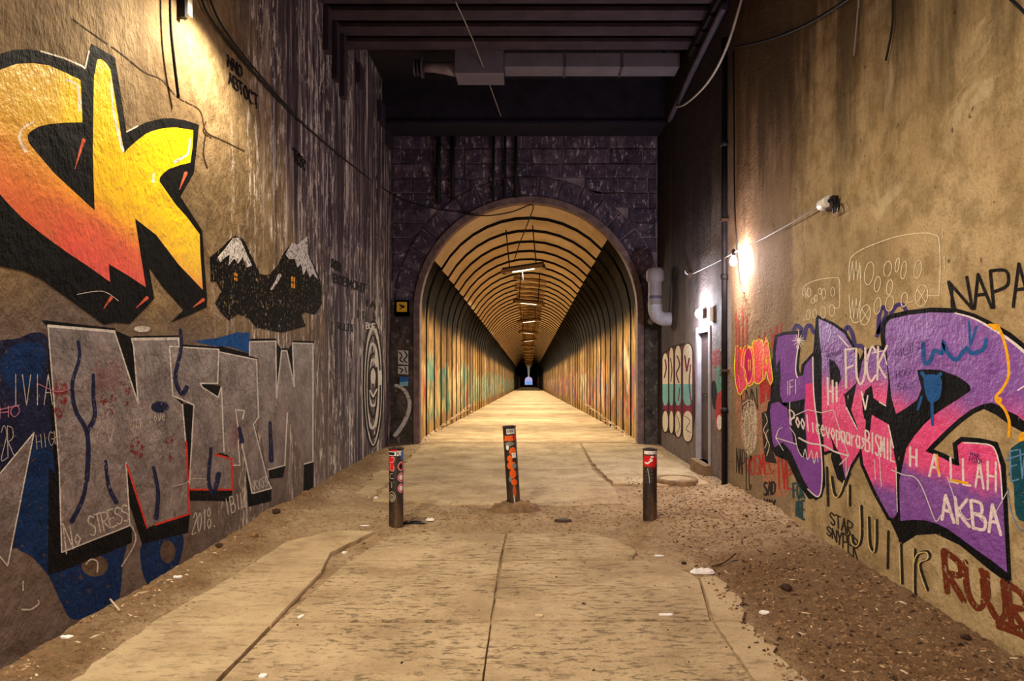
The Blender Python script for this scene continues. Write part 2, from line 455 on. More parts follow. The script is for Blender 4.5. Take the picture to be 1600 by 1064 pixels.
gy = [1.2 + 1.6 * j / 20 for j in range(20)] + [2.8 + 4.4 * j / 200 for j in range(200)] + [7.2 + (YP + 0.3 - 7.2) * j / 130 for j in range(131)]
gy = [YB, YB + 2, -1.0, 0.4] + gy
ny = len(gy)
gv = [(x, y, ground_h(x, y) if y > 0 else -0.02) for y in gy for x in gx]
gf = [(j * nx + i, j * nx + i + 1, (j + 1) * nx + i + 1, (j + 1) * nx + i) for j in range(ny - 1) for i in range(nx - 1)]
floor = struct(pyd('floor', gv, gf, M['dirt'], smooth=True))

def jag(poly, amp, step=0.09, seed=0, keep=()):
    """roughens the edges of a polygon; sides in keep stay straight"""
    rnd = random.Random(seed); out = []
    n = len(poly)
    for i in range(n):
        a = Vector(poly[i]); b = Vector(poly[(i + 1) % n]); L = (b - a).length
        k = max(1, int(L / step)); nrm = Vector((-(b - a).y, (b - a).x)).normalized()
        am = amp * (0.18 if i in keep else 1.0)
        for q in range(k):
            p = a.lerp(b, q / k)
            if q or i not in keep: p = p + nrm * rnd.uniform(-am, am) + (b - a).normalized() * rnd.uniform(-.2, .2) * step * (q > 0)
            out.append((p.x, p.y))
    return out
def slab(poly, mat, top=0.0, thick=0.09, amp=0.012, step=0.1, seed=0, keep=(), tilt=(0, 0)):
    p = jag([Vector((a, b)) for a, b in poly], amp, step, seed, keep)
    cx = sum(q[0] for q in p) / len(p); cy = sum(q[1] for q in p) / len(p)
    # chamfered upper edge
    mb = MB(); n = len(p)
    def ring(s, z): return [(cx + (q[0] - cx) * s, cy + (q[1] - cy) * s, z + (q[0] - cx) * tilt[0] + (q[1] - cy) * tilt[1]) for q in p]
    sz = max(0.3, max(abs(q[0] - cx) + abs(q[1] - cy) for q in p)); s2 = 1 - 0.012 / sz
    vs = ring(1, top - thick) + ring(1, top - 0.012) + ring(s2, top)
    fs = []
    for r in (0, 1):
        for i in range(n):
            j = (i + 1) % n; fs.append((r*n+i, r*n+j, (r+1)*n+j, (r+1)*n+i))
    for t in tessellate_polygon([[Vector((q[0], q[1], 0)) for q in p]]):
        a, b, c = t
        if (p[b][0]-p[a][0])*(p[c][1]-p[a][1]) - (p[b][1]-p[a][1])*(p[c][0]-p[a][0]) < 0: a, b, c = a, c, b
        fs.append((2*n+a, 2*n+b, 2*n+c))
    mb.add(vs, fs)
    return mb.build('concrete_slab', mat, floor)
G = 0.006
# left strip, smooth
slab([(-2.15, -3.0), (-1.482, -3.0), (-1.482, 4.03), (-2.17, 4.03)], M['slab_smooth'], 0.010, seed=1, amp=0.02, keep=(0, 1, 2))
slab([(-2.18, 4.04), (-1.478, 4.04), (-1.49, 5.04), (-2.08, 5.03)], M['slab_smooth'], 0.014, seed=2, amp=0.015, keep=(0, 1, 2))
slab([(-2.08, 5.05), (-1.49, 5.05), (-1.56, 5.55), (-1.36, 6.25), (-1.72, 6.28), (-2.02, 5.9)], M['slab_smooth'], 0.018, seed=3, amp=0.012, keep=(0, 1))
# middle strips
slab([(-1.47, -3.0), (-0.222, -3.0), (-0.222, 4.12), (-1.47, 4.12)], M['slab'], -0.004, seed=4, amp=0.006, keep=(0, 1, 2, 3))
slab([(-1.46, 4.14), (-0.222, 4.14), (-0.22, 5.38), (-1.38, 5.38)], M['slab'], -0.002, seed=5, amp=0.006, keep=(0, 1, 2, 3))
slab([(-1.36, 5.40), (-0.22, 5.40), (-0.20, 6.22), (-0.9, 6.30), (-1.25, 6.1)], M['slab'], -0.004, seed=6, amp=0.02, keep=(0, 1))
slab([(-0.215, -3.0), (1.02, -3.0), (1.07, 4.12), (-0.215, 4.12)], M['slab'], 0.002, seed=7, amp=0.006, keep=(0, 1, 2, 3))
slab([(-0.215, 4.14), (1.07, 4.14), (1.20, 4.95), (1.02, 5.38), (-0.205, 5.38)], M['slab'], 0.0, seed=8, amp=0.008, keep=(0, 1, 3, 4))
slab([(-0.205, 5.40), (0.80, 5.40), (0.86, 5.62), (0.76, 5.98), (0.50, 6.22), (-0.19, 6.22)], M['slab'], 0.004, seed=9, amp=0.018, keep=(0, 5))
# broken strip along the right
slab([(1.035, -3.0), (1.30, -3.0), (1.34, 3.1), (1.32, 3.55), (1.27, 4.12), (1.085, 4.12)], M['slab_smooth'], 0.0, seed=10, amp=0.03, step=.07, keep=(0, 4, 5))
slab([(1.088, 4.14), (1.28, 4.14), (1.36, 4.62), (1.33, 4.98), (1.21, 4.96)], M['slab_smooth'], 0.004, seed=11, amp=0.025, step=.07, keep=(0, 4))
# trodden ground between the bollards and the portal
slab([(-1.72, 7.75), (-1.0, 7.55), (-0.3, 7.50), (0.4, 7.42), (1.0, 7.55), (1.02, 8.6), (0.9, 9.9), (-1.75, 9.9)], M['slab_far'], -0.002, seed=12, amp=0.03, keep=(5, 6))
slab([(-1.78, 9.93), (0.9, 9.93), (0.95, 13.07), (-1.95, 13.07), (-1.9, 11)], M['slab_far'], 0.0, seed=13, amp=0.03, keep=(0, 1, 2))
slab([(1.05, 8.75), (1.6, 8.60), (2.22, 8.7), (2.25, 10.6), (0.96, 10.6), (1.0, 9.4)], M['slab_far'], 0.014, seed=14, amp=0.02, keep=(3,))
slab([(0.96, 10.63), (2.2, 10.63), (2.1, 12.2), (1.9, 13.05), (0.98, 13.07)], M['slab_far'], 0.008, seed=15, amp=0.03, keep=(0, 4))
slab([(-2.0, 8.0), (-1.78, 7.9), (-1.80, 9.9), (-2.1, 9.9)], M['slab_far'], -0.004, seed=16, amp=0.04)

# ------------------------------------------------------------------ walls of the hall
wall_left = struct(pyd('wall_left', [(XL, YB, -0.15), (XL, YP + 0.4, -0.15), (XL, YP + 0.4, ZC), (XL, YB, ZC), (XL - 0.5, YB, -0.15), (XL - 0.5, YP + 0.4, -0.15), (XL - 0.5, YP + 0.4, ZC), (XL - 0.5, YB, ZC)],
                       [(0, 3, 2, 1), (4, 5, 6, 7), (0, 4, 7, 3), (3, 7, 6, 2)], M['wall_l']))
DY0, DY1, DZ0, DZ1 = 9.28, 9.98, 0.15, 1.98
ys = [YB, DY0, DY1, YP + 0.4]; zs = [-0.15, DZ0, DZ1, ZC]
vs = [(XR, y, z) for y in ys for z in zs] + [(XR + 0.5, y, z) for y in ys for z in zs]
fs = []
for i in range(3):
    for j in range(3):
        if (i, j) == (1, 1): continue
        a = i * 4 + j; fs.append((a, a + 4, a + 5, a + 1)); fs.append((16 + a, 16 + a + 1, 16 + a + 5, 16 + a + 4))
a = 5; q = [5, 9, 10, 6]
for k in range(4): fs.append((q[k], q[(k + 1) % 4], q[(k + 1) % 4] + 16, q[k] + 16))
fs += [(0, 1, 17, 16), (1, 2, 18, 17), (2, 3, 19, 18), (3, 7, 23, 19), (7, 11, 27, 23), (11, 15, 31, 27)]
wall_right = struct(pyd('wall_right', vs, fs, M['wall_r']))

# door in the right wall
door = struct(pyd('door_1', *(lambda m: (m.v, m.f))(MB().box(XR + 0.035, XR + 0.08, DY0 + 0.06, DY1 - 0.06, DZ0 + 0.02, DZ1 - 0.06)), M['door']))
fr = MB()
for (a, b, c, d) in ((DY0 - 0.02, DY0 + 0.06, DZ0 - .02, DZ1 + 0.02), (DY1 - 0.06, DY1 + 0.05, DZ0 - .02, DZ1 + 0.02)):
    fr.box(XR - 0.02, XR + 0.10, a, b, c, d)
fr.box(XR - 0.02, XR + 0.10, DY0 + 0.06, DY1 - 0.06, DZ1 - 0.06, DZ1 + 0.02)
fr.build('door_frame', M['frame_metal'], door)
MB().box(XR - 0.10, XR + 0.26, DY0 - 0.06, DY1 + 0.05, -0.02, DZ0).build('door_sill', M['concrete'], door)
for z0, z1 in ((0.30, 0.95), (1.08, 1.80)):
    MB().box(XR + 0.024, XR + 0.037, DY0 + 0.15, DY1 - 0.15, z0, z1).build('door_panel', M['door'], door)
hd = MB().box(XR + 0.02, XR + 0.036, DY0 + 0.09, DY0 + 0.13, 0.98, 1.12)
hd.tube([(XR + 0.03, DY0 + 0.11, 1.06), (XR - 0.02, DY0 + 0.11, 1.06), (XR - 0.02, DY0 + 0.20, 1.06)], 0.010, 8)
hd.build('door_handle', M['rust'], door)

# ------------------------------------------------------------------ portal wall
arch = [(-R_T, -0.1)] + [(-R_T * math.cos(PI * k / 40), Z_S + R_T * math.sin(PI * k / 40)) for k in range(41)] + [(R_T, -0.1)]
outer = [(XL, -0.1), (XL, ZC), (XR, ZC), (XR, -0.1)]
def arch_band(r0, r1, z0, y0, y1, n=40, legs=True):
    """a flat arch between two radii, thick in y"""
    A = ([(-r0, z0)] if legs else []) + [(-r0 * math.cos(PI * k / n), Z_S + r0 * math.sin(PI * k / n)) for k in range(n + 1)] + ([(r0, z0)] if legs else [])
    B = ([(-r1, z0)] if legs else []) + [(-r1 * math.cos(PI * k / n), Z_S + r1 * math.sin(PI * k / n)) for k in range(n + 1)] + ([(r1, z0)] if legs else [])
    m = len(A); vs = [(p[0], y0, p[1]) for p in A] + [(p[0], y0, p[1]) for p in B] + [(p[0], y1, p[1]) for p in A] + [(p[0], y1, p[1]) for p in B]
    fs = []
    for i in range(m - 1):
        fs += [(i, i + 1, m + i + 1, m + i), (2*m+i, 3*m+i, 3*m+i+1, 2*m+i+1), (i, 2*m+i, 2*m+i+1, i+1), (m+i, m+i+1, 3*m+i+1, 3*m+i)]
    return vs, fs
YM = YP + 0.03
poly = [outer[0], outer[1], outer[2], outer[3]] + list(reversed(arch))
vs = [(p[0], YM, p[1]) for p in poly]; n = len(vs)
tri = tessellate_polygon([[Vector((p[0], p[1], 0)) for p in poly]])
fs = [tuple(t) for t in tri]
k0 = len(vs); vs += [(p[0], YM + 0.4, p[1]) for p in poly]
fs += [(i, (i + 1) % n, k0 + (i + 1) % n, k0 + i) for i in range(n)]
wall_end = struct(pyd('wall_end', vs, fs, M['mortar']))
me = wall_end.data; bm = bmesh.new(); bm.from_mesh(me); bmesh.ops.recalc_face_normals(bm, faces=bm.faces); bm.to_mesh(me); bm.free()

def stone_block(poly, d, name='stone'):
    """poly (x, z) on the portal wall; d how far the face stands proud"""
    cx = sum(p[0] for p in poly) / len(poly); cz = sum(p[1] for p in poly) / len(poly); n = len(poly)
    s = 0.985
    vs = [(p[0] - cx, 0.04, p[1] - cz) for p in poly] + [(p[0] - cx, -d + 0.012, p[1] - cz) for p in poly] + \
         [((p[0] - cx) - math.copysign(min(.014, abs(p[0]-cx)), p[0] - cx), -d, (p[1] - cz) - math.copysign(min(.014, abs(p[1]-cz)), p[1] - cz)) for p in poly]
    fs = []
    for r in (0, 1):
        for i in range(n):
            j = (i + 1) % n; fs.append((r*n+i, r*n+j, (r+1)*n+j, (r+1)*n+i))
    fs.append(tuple(2*n + i for i in range(n)))
    return pyd(name, vs, fs, M['stone'], wall_end, (cx, YM, cz))
rnd = random.Random(3)
z = 2.72; course = 0
RV = 2.53
while z < 6.15:
    h = 0.272 if course % 3 else 0.285
    x = XL + 0.02 - (0.25 if course % 2 else 0)
    while x < XR - 0.05:
        w = rnd.choice((0.42, 0.55, 0.62, 0.78))
        x0 = max(x, XL + 0.01); x1 = min(x + w, XR - 0.01); x += w
        if x1 - x0 < 0.1: continue
        a, b, c, d = x0 + 0.012, x1 - 0.012, z + 0.011, z + h - 0.011
        pts = []
        for (p, q) in (((a, c), (b, c)), ((b, c), (b, d)), ((b, d), (a, d)), ((a, d), (a, c))):
            for k in range(4): pts.append((p[0] + (q[0] - p[0]) * k / 4, p[1] + (q[1] - p[1]) * k / 4))
        ins = 0; out = []
        for p in pts:
            dx, dz = p[0], p[1] - Z_S; r = math.hypot(dx, dz)
            if dz > -0.3 and r < RV: ins += 1; p = (dx / r * RV, Z_S + dz / r * RV)
            out.append(p)
        if ins > 10: continue
        if ins == 0: out = [(a, c), (b, c), (b, d), (a, d)]
        stone_block(out, 0.035 + rnd.uniform(-0.012, 0.02))
    z += h; course += 1
NV = 19
for k in range(NV):
    a0 = PI * k / NV + 0.006; a1 = PI * (k + 1) / NV - 0.006
    q = [(-2.15 * math.cos(a0), Z_S + 2.15 * math.sin(a0)), (-2.51 * math.cos(a0), Z_S + 2.51 * math.sin(a0)), (-2.51 * math.cos((a0+a1)/2), Z_S + 2.51 * math.sin((a0+a1)/2)),
         (-2.51 * math.cos(a1), Z_S + 2.51 * math.sin(a1)), (-2.15 * math.cos(a1), Z_S + 2.15 * math.sin(a1)), (-2.15 * math.cos((a0+a1)/2), Z_S + 2.15 * math.sin((a0+a1)/2))]
    q = [(max(XL + .01, min(XR - .01, p[0])), p[1]) for p in q]
    stone_block(q[::-1], 0.045 + rnd.uniform(-0.01, 0.015), 'arch_stone')
# plain rendered piers beside the opening
for x0, x1, zt in ((XL + 0.01, -R_T - 0.05, 2.66), (R_T + 0.05, XR - 0.005, 2.45)):
    MB().box(x0, x1, YP - 0.05, YP + 0.03, -0.05, zt).build('pier_panel', M['pier'], wall_end)
rim = struct(pyd('trim_1', *arch_band(2.02, 2.135, -0.04, YP - 0.06, YP + 0.16), M['rim']))

# ------------------------------------------------------------------ ceiling of the hall
ceiling = struct(pyd('ceiling', *(lambda m: (m.v, m.f))(MB().box(XL - 0.5, XR + 0.5, 2.6, YP + 0.4, ZC, ZC + 0.2)), M['deck']))
yb = 2.70
while yb < 10.0:
    w = 0.26
    b = MB().box(XL, XR, yb + 0.05, yb + w - 0.05, 5.99, ZC).box(XL, XR, yb, yb + w, 5.95, 6.0)
    b.build('beam', M['beam'], ceiling)
    MB().box(XR - 0.14, XR, yb - 0.04, yb + w + 0.04, 5.86, 5.95).build('bearing_block', M['beam_dark'], ceiling)
    yb += 0.43 if yb > 8 else 0.76
MB().box(XL, XR, 12.30, 12.85, 5.70, ZC).box(XL, XR, 12.24, 12.92, 5.66, 5.71).build('beam', M['beam_dark'], ceiling)
# corbels and pads of the left wall's top
for (y, h, w) in ((8.75, 0.55, 0.16), (9.15, 0.75, 0.14), (9.5, 0.85, 0.14), (10.4, .30, .3), (11.9, 0.35, 0.35), (12.55, 0.55, 0.4)):
    MB().box(XL, XL + 0.07, y, y + w, 5.95 - h, 5.95).build('corbel', M['beam'], wall_left)

# ------------------------------------------------------------------ the tunnel
Y_END = 392.0
N_ARC = 28
def shell(r, y0, y1, zb=-0.2):
    A = [(-r, zb)] + [(-r * math.cos(PI * k / N_ARC), Z_S + r * math.sin(PI * k / N_ARC)) for k in range(N_ARC + 1)] + [(r, zb)]
    return [(p[0], y0, p[1] + tz(y0)) for p in A] + [(p[0], y1, p[1] + tz(y1)) for p in A], [(i, i + 1, len(A) + i + 1, len(A) + i) for i in range(len(A) - 1)]
vsh, fsh = shell(2.22, YP + 0.1, Y_END)
wall_tunnel = struct(pyd('wall_tunnel', vsh, fsh, M['black_gap']))
A_L, A_R = math.radians(29), math.radians(43)
RW, GAP = 1.2, 0.11
def sheet(path_fn, ups, prof):
    """path_fn(u, inset) -> (x, z); prof [(y, inset)]"""
    vs = []; fs = []; n = len(ups)
    for (y, ins) in prof:
        for u in ups: x, z = path_fn(u, ins); vs.append((x, y, z))
    for j in range(len(prof) - 1):
        for i in range(n - 1): fs.append((j*n+i, j*n+i+1, (j+1)*n+i+1, (j+1)*n+i))
    return vs, fs
def side_path(sign):
    def f(u, ins):
        r = R_T - ins
        if u <= 0: return (sign * r, Z_S + u)
        return (sign * r * math.cos(u), Z_S + r * math.sin(u))
    return f
e = RW - GAP
prof_s = [(0, -0.12), (0, 0.015), (0.06, 0.015), (0.10, 0.0), (e, 0.0), (e, -0.12)]
prof_c = [(0, -0.02), (0, 0.068), (0.05, 0.068), (0.09, 0.06), (e, 0.06), (e, -0.02)]
ups_l = [-Z_S - 0.05, -1.6, -0.8, 0] + [A_L * k / 4 for k in range(1, 5)]
ups_r = [-Z_S - 0.05, -1.6, -0.8, 0] + [A_R * k / 5 for k in range(1, 6)]
ups_c = [A_L + (PI - A_R - A_L) * k / 12 for k in range(13)]
ceil_path = lambda u, ins: (-(R_T - ins) * math.cos(u), Z_S + (R_T - ins) * math.sin(u))
S_L = sheet(side_path(-1), ups_l, prof_s); S_R = sheet(side_path(1), ups_r, prof_s); S_C = sheet(ceil_path, ups_c, prof_c)
N_ONE = 36
Y0T = YP + 0.17
protos = {}
far = {'l': MB(), 'r': MB(), 'c': MB()}
n_ring = int((Y_END - Y0T) / RW)
for i in range(n_ring):
    y = Y0T + i * RW; off = Vector((0, y, tz(y)))
    for key, (vs, fs), mt, nm in (('l', S_L, 'lining_l', 'side_plate'), ('r', S_R, 'lining_r', 'side_plate'), ('c', S_C, 'lining_c', 'ceiling_plate')):
        if i < N_ONE:
            if key not in protos:
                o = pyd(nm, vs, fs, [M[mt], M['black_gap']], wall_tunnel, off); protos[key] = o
                ns = {'l': len(ups_l), 'r': len(ups_r), 'c': len(ups_c)}[key] - 1
                for q in list(range(ns)) + list(range(len(fs) - ns, len(fs))): o.data.polygons[q].material_index = 1
            else:
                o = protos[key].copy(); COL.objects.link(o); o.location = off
        elif i < 110 or i % 2 == 0:
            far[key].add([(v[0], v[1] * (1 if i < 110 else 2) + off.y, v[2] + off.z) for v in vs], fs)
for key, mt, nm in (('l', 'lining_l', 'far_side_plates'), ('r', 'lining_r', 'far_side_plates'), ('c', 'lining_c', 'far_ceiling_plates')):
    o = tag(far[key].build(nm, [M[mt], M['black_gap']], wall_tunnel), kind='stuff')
    ns = {'l': len(ups_l), 'r': len(ups_r), 'c': len(ups_c)}[key] - 1
    for q in range(len(o.data.polygons)):
        if (q % (5 * ns)) // ns in (0, 4): o.data.polygons[q].material_index = 1
# cross boards under the crown, swung alternately
board = None
bfar = MB()
for i in range(7, 110):
    y = Y0T + i * RW + 0.5; sg = 1 if i % 2 else -1
    zc_ = Z_S + R_T - 0.20 + tz(y)
    if i < N_ONE:
        if board is None:
            board = MB().box(-0.55, 0.55, -0.05, 0.05, -0.015, 0.06).box(-0.56, -0.22, -0.07, 0.07, -0.04, 0.02).build('cross_board', M['shade'], wall_tunnel); o = board
        else: o = board.copy(); COL.objects.link(o)
        o.location = (0.05, y, zc_); o.rotation_euler = (0, 0.10 * sg, 0.45 * sg + (PI if sg < 0 else 0))
    else:
        Mx = Matrix.Translation((0.05, y, zc_)) @ Matrix.Rotation(0.45 * sg, 4, 'Z')
        bfar.box(-0.55, 0.55, -0.05, 0.05, -0.015, 0.06, Mx)
tag(bfar.build('far_cross_boards', M['shade'], wall_tunnel), kind='stuff')
# floor of the tunnel
ty = [YP + 0.02 + 1.6 * k for k in range(40)] + [80, 110, 160, 240, Y_END + 12]
tv = []; tf = []
for j, y in enumerate(ty):
    for i in range(12):
        x = -2.25 + 4.5 * i / 11
        tv.append((x, y, tz(y) - 0.004 + (0.012 * mnoise.noise(Vector((x * 1.5, y * 0.8, 0))) if j else 0) + 0.03 * max(0, abs(x) - 1.7)))
for j in range(len(ty) - 1):
    for i in range(11): tf.append((j*12+i, j*12+i+1, (j+1)*12+i+1, (j+1)*12+i))
floor_tunnel = struct(pyd('floor_tunnel', tv, tf, M['slab_far'], smooth=True))

# ================================================================== PAINT ON THE WALLS
# Outlines are read off the photograph and laid on the wall's own plane.
LIFT = {}
def crom(pts, closed=False, k=5):
    """curve through 2-D points"""
    P = [Vector((p[0], p[1])) for p in pts]; n = len(P); out = []
    m = n if closed else n - 1
    for i in range(m):
        g = (lambda j: P[j % n]) if closed else (lambda j: P[min(max(j, 0), n - 1)])
        p0, p1, p2, p3 = g(i - 1), g(i), g(i + 1), g(i + 2)
        for q in range(k):
            t = q / k; out.append(0.5 * (2*p1 + (p2-p0)*t + (2*p0-5*p1+4*p2-p3)*t*t + (3*p1-p0-3*p2+p3)*t**3))
    if not closed: out.append(P[-1])
    return out
class Paint:
    """one layer of one colour: several filled shapes and strokes as one mesh on a wall"""
    def __init__(s, wall, fn):
        s.w = wall; s.fn = fn; s.v = []; s.f = []
        LIFT[wall.name] = LIFT.get(wall.name, 0.0006) + 0.00003
    def _d(s):
        LIFT[s.w.name] += 0.000005
        return LIFT[s.w.name]
    def fill(s, pts, curve=False):
        P = crom(pts, True, 4) if curve else [Vector((p[0], p[1])) for p in pts]
        d = s._d(); k = len(s.v)
        W = [s.fn(p.x, p.y, d) for p in P]; s.v += W
        for t in tessellate_polygon([[Vector((p.x, p.y, 0)) for p in P]]): s.f.append(tuple(k + i for i in t))
        return s
    def stroke(s, pts, w, curve=True, closed=False):
        if not closed and (not curve or len(pts) == 3) and not isinstance(w, (list, tuple)):
            for i in range(1, len(pts) - 1):      # sharp corners: two strokes
                a, b, c = Vector(pts[i - 1]), Vector(pts[i]), Vector(pts[i + 1])
                if (b - a).length > 1e-6 and (c - b).length > 1e-6 and (b - a).normalized().dot((c - b).normalized()) < 0.1:
                    s.stroke(pts[:i + 1], w, curve); return s.stroke(pts[i:], w, curve)
        P = crom(pts, closed, 5) if (curve and len(pts) > 2) else [Vector((p[0], p[1])) for p in pts]
        if closed: P.append(P[0])
        n = len(P); d = s._d()
        ws = w if isinstance(w, (list, tuple)) else [w, w]
        L, R = [], []
        for i in range(n):
            a = P[max(i - 1, 0)]; b = P[i]; c = P[min(i + 1, n - 1)]
            if closed and i in (0, n - 1): a = P[n - 2]; c = P[1]
            t1 = (b - a).normalized() if (b - a).length > 1e-6 else (c - b).normalized()
            t2 = (c - b).normalized() if (c - b).length > 1e-6 else t1
            nb = Vector((-(t1 + t2).y, (t1 + t2).x))
            if nb.length < 0.3: nb = Vector((-t1.y, t1.x))
            nb.normalize(); cs = max(0.5, abs(nb.dot(Vector((-t1.y, t1.x)))))
            hw = (ws[0] + (ws[1] - ws[0]) * i / max(1, n - 1)) / 2 / cs
            L.append(b + nb * hw); R.append(b - nb * hw)
        # rounded ends
        if not closed:
            t0 = (P[0] - P[1]).normalized(); t9 = (P[-1] - P[-2]).normalized()
            L.insert(0, P[0] + t0 * ws[0] * .35 + (L[0] - P[0]) * .5); R.insert(0, P[0] + t0 * ws[0] * .35 + (R[0] - P[0]) * .5)
            L.append(P[-1] + t9 * ws[1] * .35 + (L[-1] - P[-1]) * .5); R.append(P[-1] + t9 * ws[1] * .35 + (R[-1] - P[-1]) * .5)
        k = len(s.v)
        for a, b in zip(L, R): s.v += [s.fn(a.x, a.y, d), s.fn(b.x, b.y, d)]
        s.f += [(k + 2*i, k + 2*i + 1, k + 2*i + 3, k + 2*i + 2) for i in range(len(L) - 1)]
        return s
    def ring(s, cx, cy, rx, ry, w, tilt=0.0, k=12):
        pts = []
        for i in range(k):
            a = 2 * PI * i / k; x, y = rx * math.cos(a), ry * math.sin(a)
            pts.append((cx + x * math.cos(tilt) - y * math.sin(tilt), cy + x * math.sin(tilt) + y * math.cos(tilt)))
        return s.stroke(pts, w, True, True)
    def disc(s, cx, cy, rx, ry):
        return s.fill([(cx + rx * math.cos(2*PI*i/16), cy + ry * math.sin(2*PI*i/16)) for i in range(16)])
    def text(s, txt, quad, w, gap=0.28):
        """single-line hand lettering inside a quad (top left, top right, bottom right, bottom left)"""
        tl, tr, br, bl = [Vector(q) for q in quad]; n = len(txt)
        tot = n + gap * (n - 1)
        for i, ch in enumerate(txt):
            for pl in GLYPH.get(ch, []):
                pts = []
                for (x, y) in pl:
                    a = (i * (1 + gap) + x) / tot
                    top = tl.lerp(tr, a); bot = bl.lerp(br, a); q = bot.lerp(top, y); pts.append((q.x, q.y))
                s.stroke(pts, w, len(pts) > 3 and ch in 'OCSGUJDPRB0238569')
        return s
    def build(s, name, mat, parent=None):
        if not s.f: return None
        return pyd(name, s.v, s.f, mat, parent or s.w)
GLYPH = {
 'A': [[(0, 0), (0.5, 1), (1, 0)], [(0.2, 0.4), (0.8, 0.4)]], 'B': [[(0, 0), (0, 1)], [(0, 1), (.8, .95), (.8, .6), (0.1, .52)], [(0.1, .52), (1, .45), (.9, .05), (0, 0)]],
 'C': [[(1, .85), (.5, 1), (0, .6), (.05, .25), (.5, 0), (1, .15)]], 'D': [[(0, 0), (0, 1)], [(0, 1), (.8, .85), (1, .5), (.8, .15), (0, 0)]],
 'E': [[(1, 1), (0, 1), (0, 0), (1, 0)], [(0, .5), (.8, .5)]], 'F': [[(1, 1), (0, 1), (0, 0)], [(0, .5), (.8, .55)]],
 'G': [[(1, .85), (.5, 1), (0, .55), (.4, 0), (1, .2), (1, .45), (.6, .45)]], 'H': [[(0, 0), (0, 1)], [(1, 0), (1, 1)], [(0, .5), (1, .5)]],
 'I': [[(.5, 0), (.5, 1)]], 'J': [[(.9, 1), (.9, .3), (.5, 0), (.1, .2)]], 'K': [[(0, 0), (0, 1)], [(1, 1), (.05, .45)], [(.05, .45), (1, 0)]],
 'L': [[(0, 1), (0, 0), (.9, 0)]], 'M': [[(0, 0), (0.1, 1), (.5, .3), (.9, 1), (1, 0)]], 'N': [[(0, 0), (0, 1), (1, 0), (1, 1)]],
 'O': [[(.5, 1), (0, .6), (.1, .2), (.5, 0), (1, .35), (.9, .8), (.5, 1)]], 'P': [[(0, 0), (0.05, 1)], [(.05, 1), (.9, .9), (.9, .55), (.05, .42)]],
 'R': [[(0, 0), (0, 1)], [(0, 1), (.9, .9), (.9, .6), (0, .48)], [(.1, .48), (1, 0)]], 'S': [[(1, .88), (.4, 1), (.05, .72), (.9, .35), (.6, 0), (0, .1)]],
 'T': [[(0, 1), (1, 1)], [(.5, 1), (.5, 0)]], 'U': [[(0, 1), (0, .3), (.5, 0), (1, .3), (1, 1)]], 'V': [[(0, 1), (.5, 0), (1, 1)]], 'W': [[(0, 1), (.25, 0), (.5, .7), (.75, 0), (1, 1)]],
 'Y': [[(0, 1), (.5, .5)], [(1, 1), (.5, .5), (.4, 0)]], 'Z': [[(0, 1), (1, 1), (0, 0), (1, 0)]], 'X': [[(0, 0), (1, 1)], [(0, 1), (1, 0)]],
 '0': [[(.5, 1), (0, .5), (.5, 0), (1, .5), (.5, 1)]], '1': [[(.3, .8), (.6, 1), (.6, 0)]], '2': [[(0, .8), (.5, 1), (.95, .7), (0, 0), (1, 0)]],
 '3': [[(0, .95), (.8, .95), (.4, .55), (.95, .3), (.4, 0), (0, .1)]], '8': [[(.5, .52), (.1, .75), (.5, 1), (.9, .75), (.5, .52), (.05, .25), (.5, 0), (.95, .25), (.5, .52)]], '.': [[(.4, 0.06), (.6, 0)]],
 'a': [[(.8, .6), (.3, .65), (.05, .3), (.4, 0), (.8, .2)], [(.85, .65), (.9, 0)]], 'c': [[(.9, .55), (.4, .65), (.1, .3), (.5, 0), (.9, .1)]], 'e': [[(.1, .35), (.85, .4), (.5, .65), (.1, .35), (.45, 0), (.9, .12)]],
 'i': [[(.5, 0), (.5, .6)]], 'l': [[(.5, 0), (.5, 1)]], 'o': [[(.5, .65), (.1, .35), (.5, 0), (.9, .35), (.5, .65)]], 'p': [[(.15, -.35), (.15, .62)], [(.15, .6), (.85, .5), (.8, .1), (.15, .1)]], 'v': [[(.1, .6), (.5, 0), (.9, .6)]],
 'r': [[(.2, 0), (.2, .6)], [(.2, .4), (.8, .62)]], 's': [[(.9, .55), (.3, .62), (.7, .3), (.1, .05)]], ' ': [],
}
PL = lambda nm, c, wear=0.12, var=0.18: paint(nm, c, 'L', wear, var)
PR = lambda nm, c, wear=0.10, var=0.15: paint(nm, c, 'R', wear, var)
def L(): return Paint(wall_left, wl)
def Rr(): return Paint(wall_right, wr)
def Pp(): return Paint(wall_end, lambda u, v, d: wp(u, v, 0.05 + d))

# ---------------------------------------------------------------- left wall: blue ground paint first
BLUE = PL('spray_blue', (14, 42, 86), 0.22, 0.35); BLUE2 = PL('spray_bright_blue', (18, 74, 138), 0.2, 0.3); LBLK = PL('spray_black', (11, 9, 10), 0.10, 0.3); NAVY = PL('spray_navy', (24, 28, 58), 0.2, 0.3)
a = L()
a.fill([(-60, 545), (0, 532), (30, 528), (50, 520), (72, 524), (78, 560), (84, 640), (88, 740), (80, 800), (40, 850), (0, 860), (-60, 880)], True)
a.build('graffiti_backdrop', NAVY)
a = L()
a.fill([(40, 700), (75, 690), (90, 760), (98, 870), (150, 862), (196, 842), (192, 880), (180, 948), (118, 968), (98, 946), (76, 900), (50, 870), (24, 850), (30, 790)], True)
a.fill([(222, 850), (250, 842), (285, 834), (283, 870), (272, 892), (252, 900), (240, 916), (228, 908), (220, 880)], True)
a.fill([(0, 560), (30, 536), (66, 540), (68, 580), (40, 610), (10, 600)], True)
a.build('graffiti_blue', BLUE)
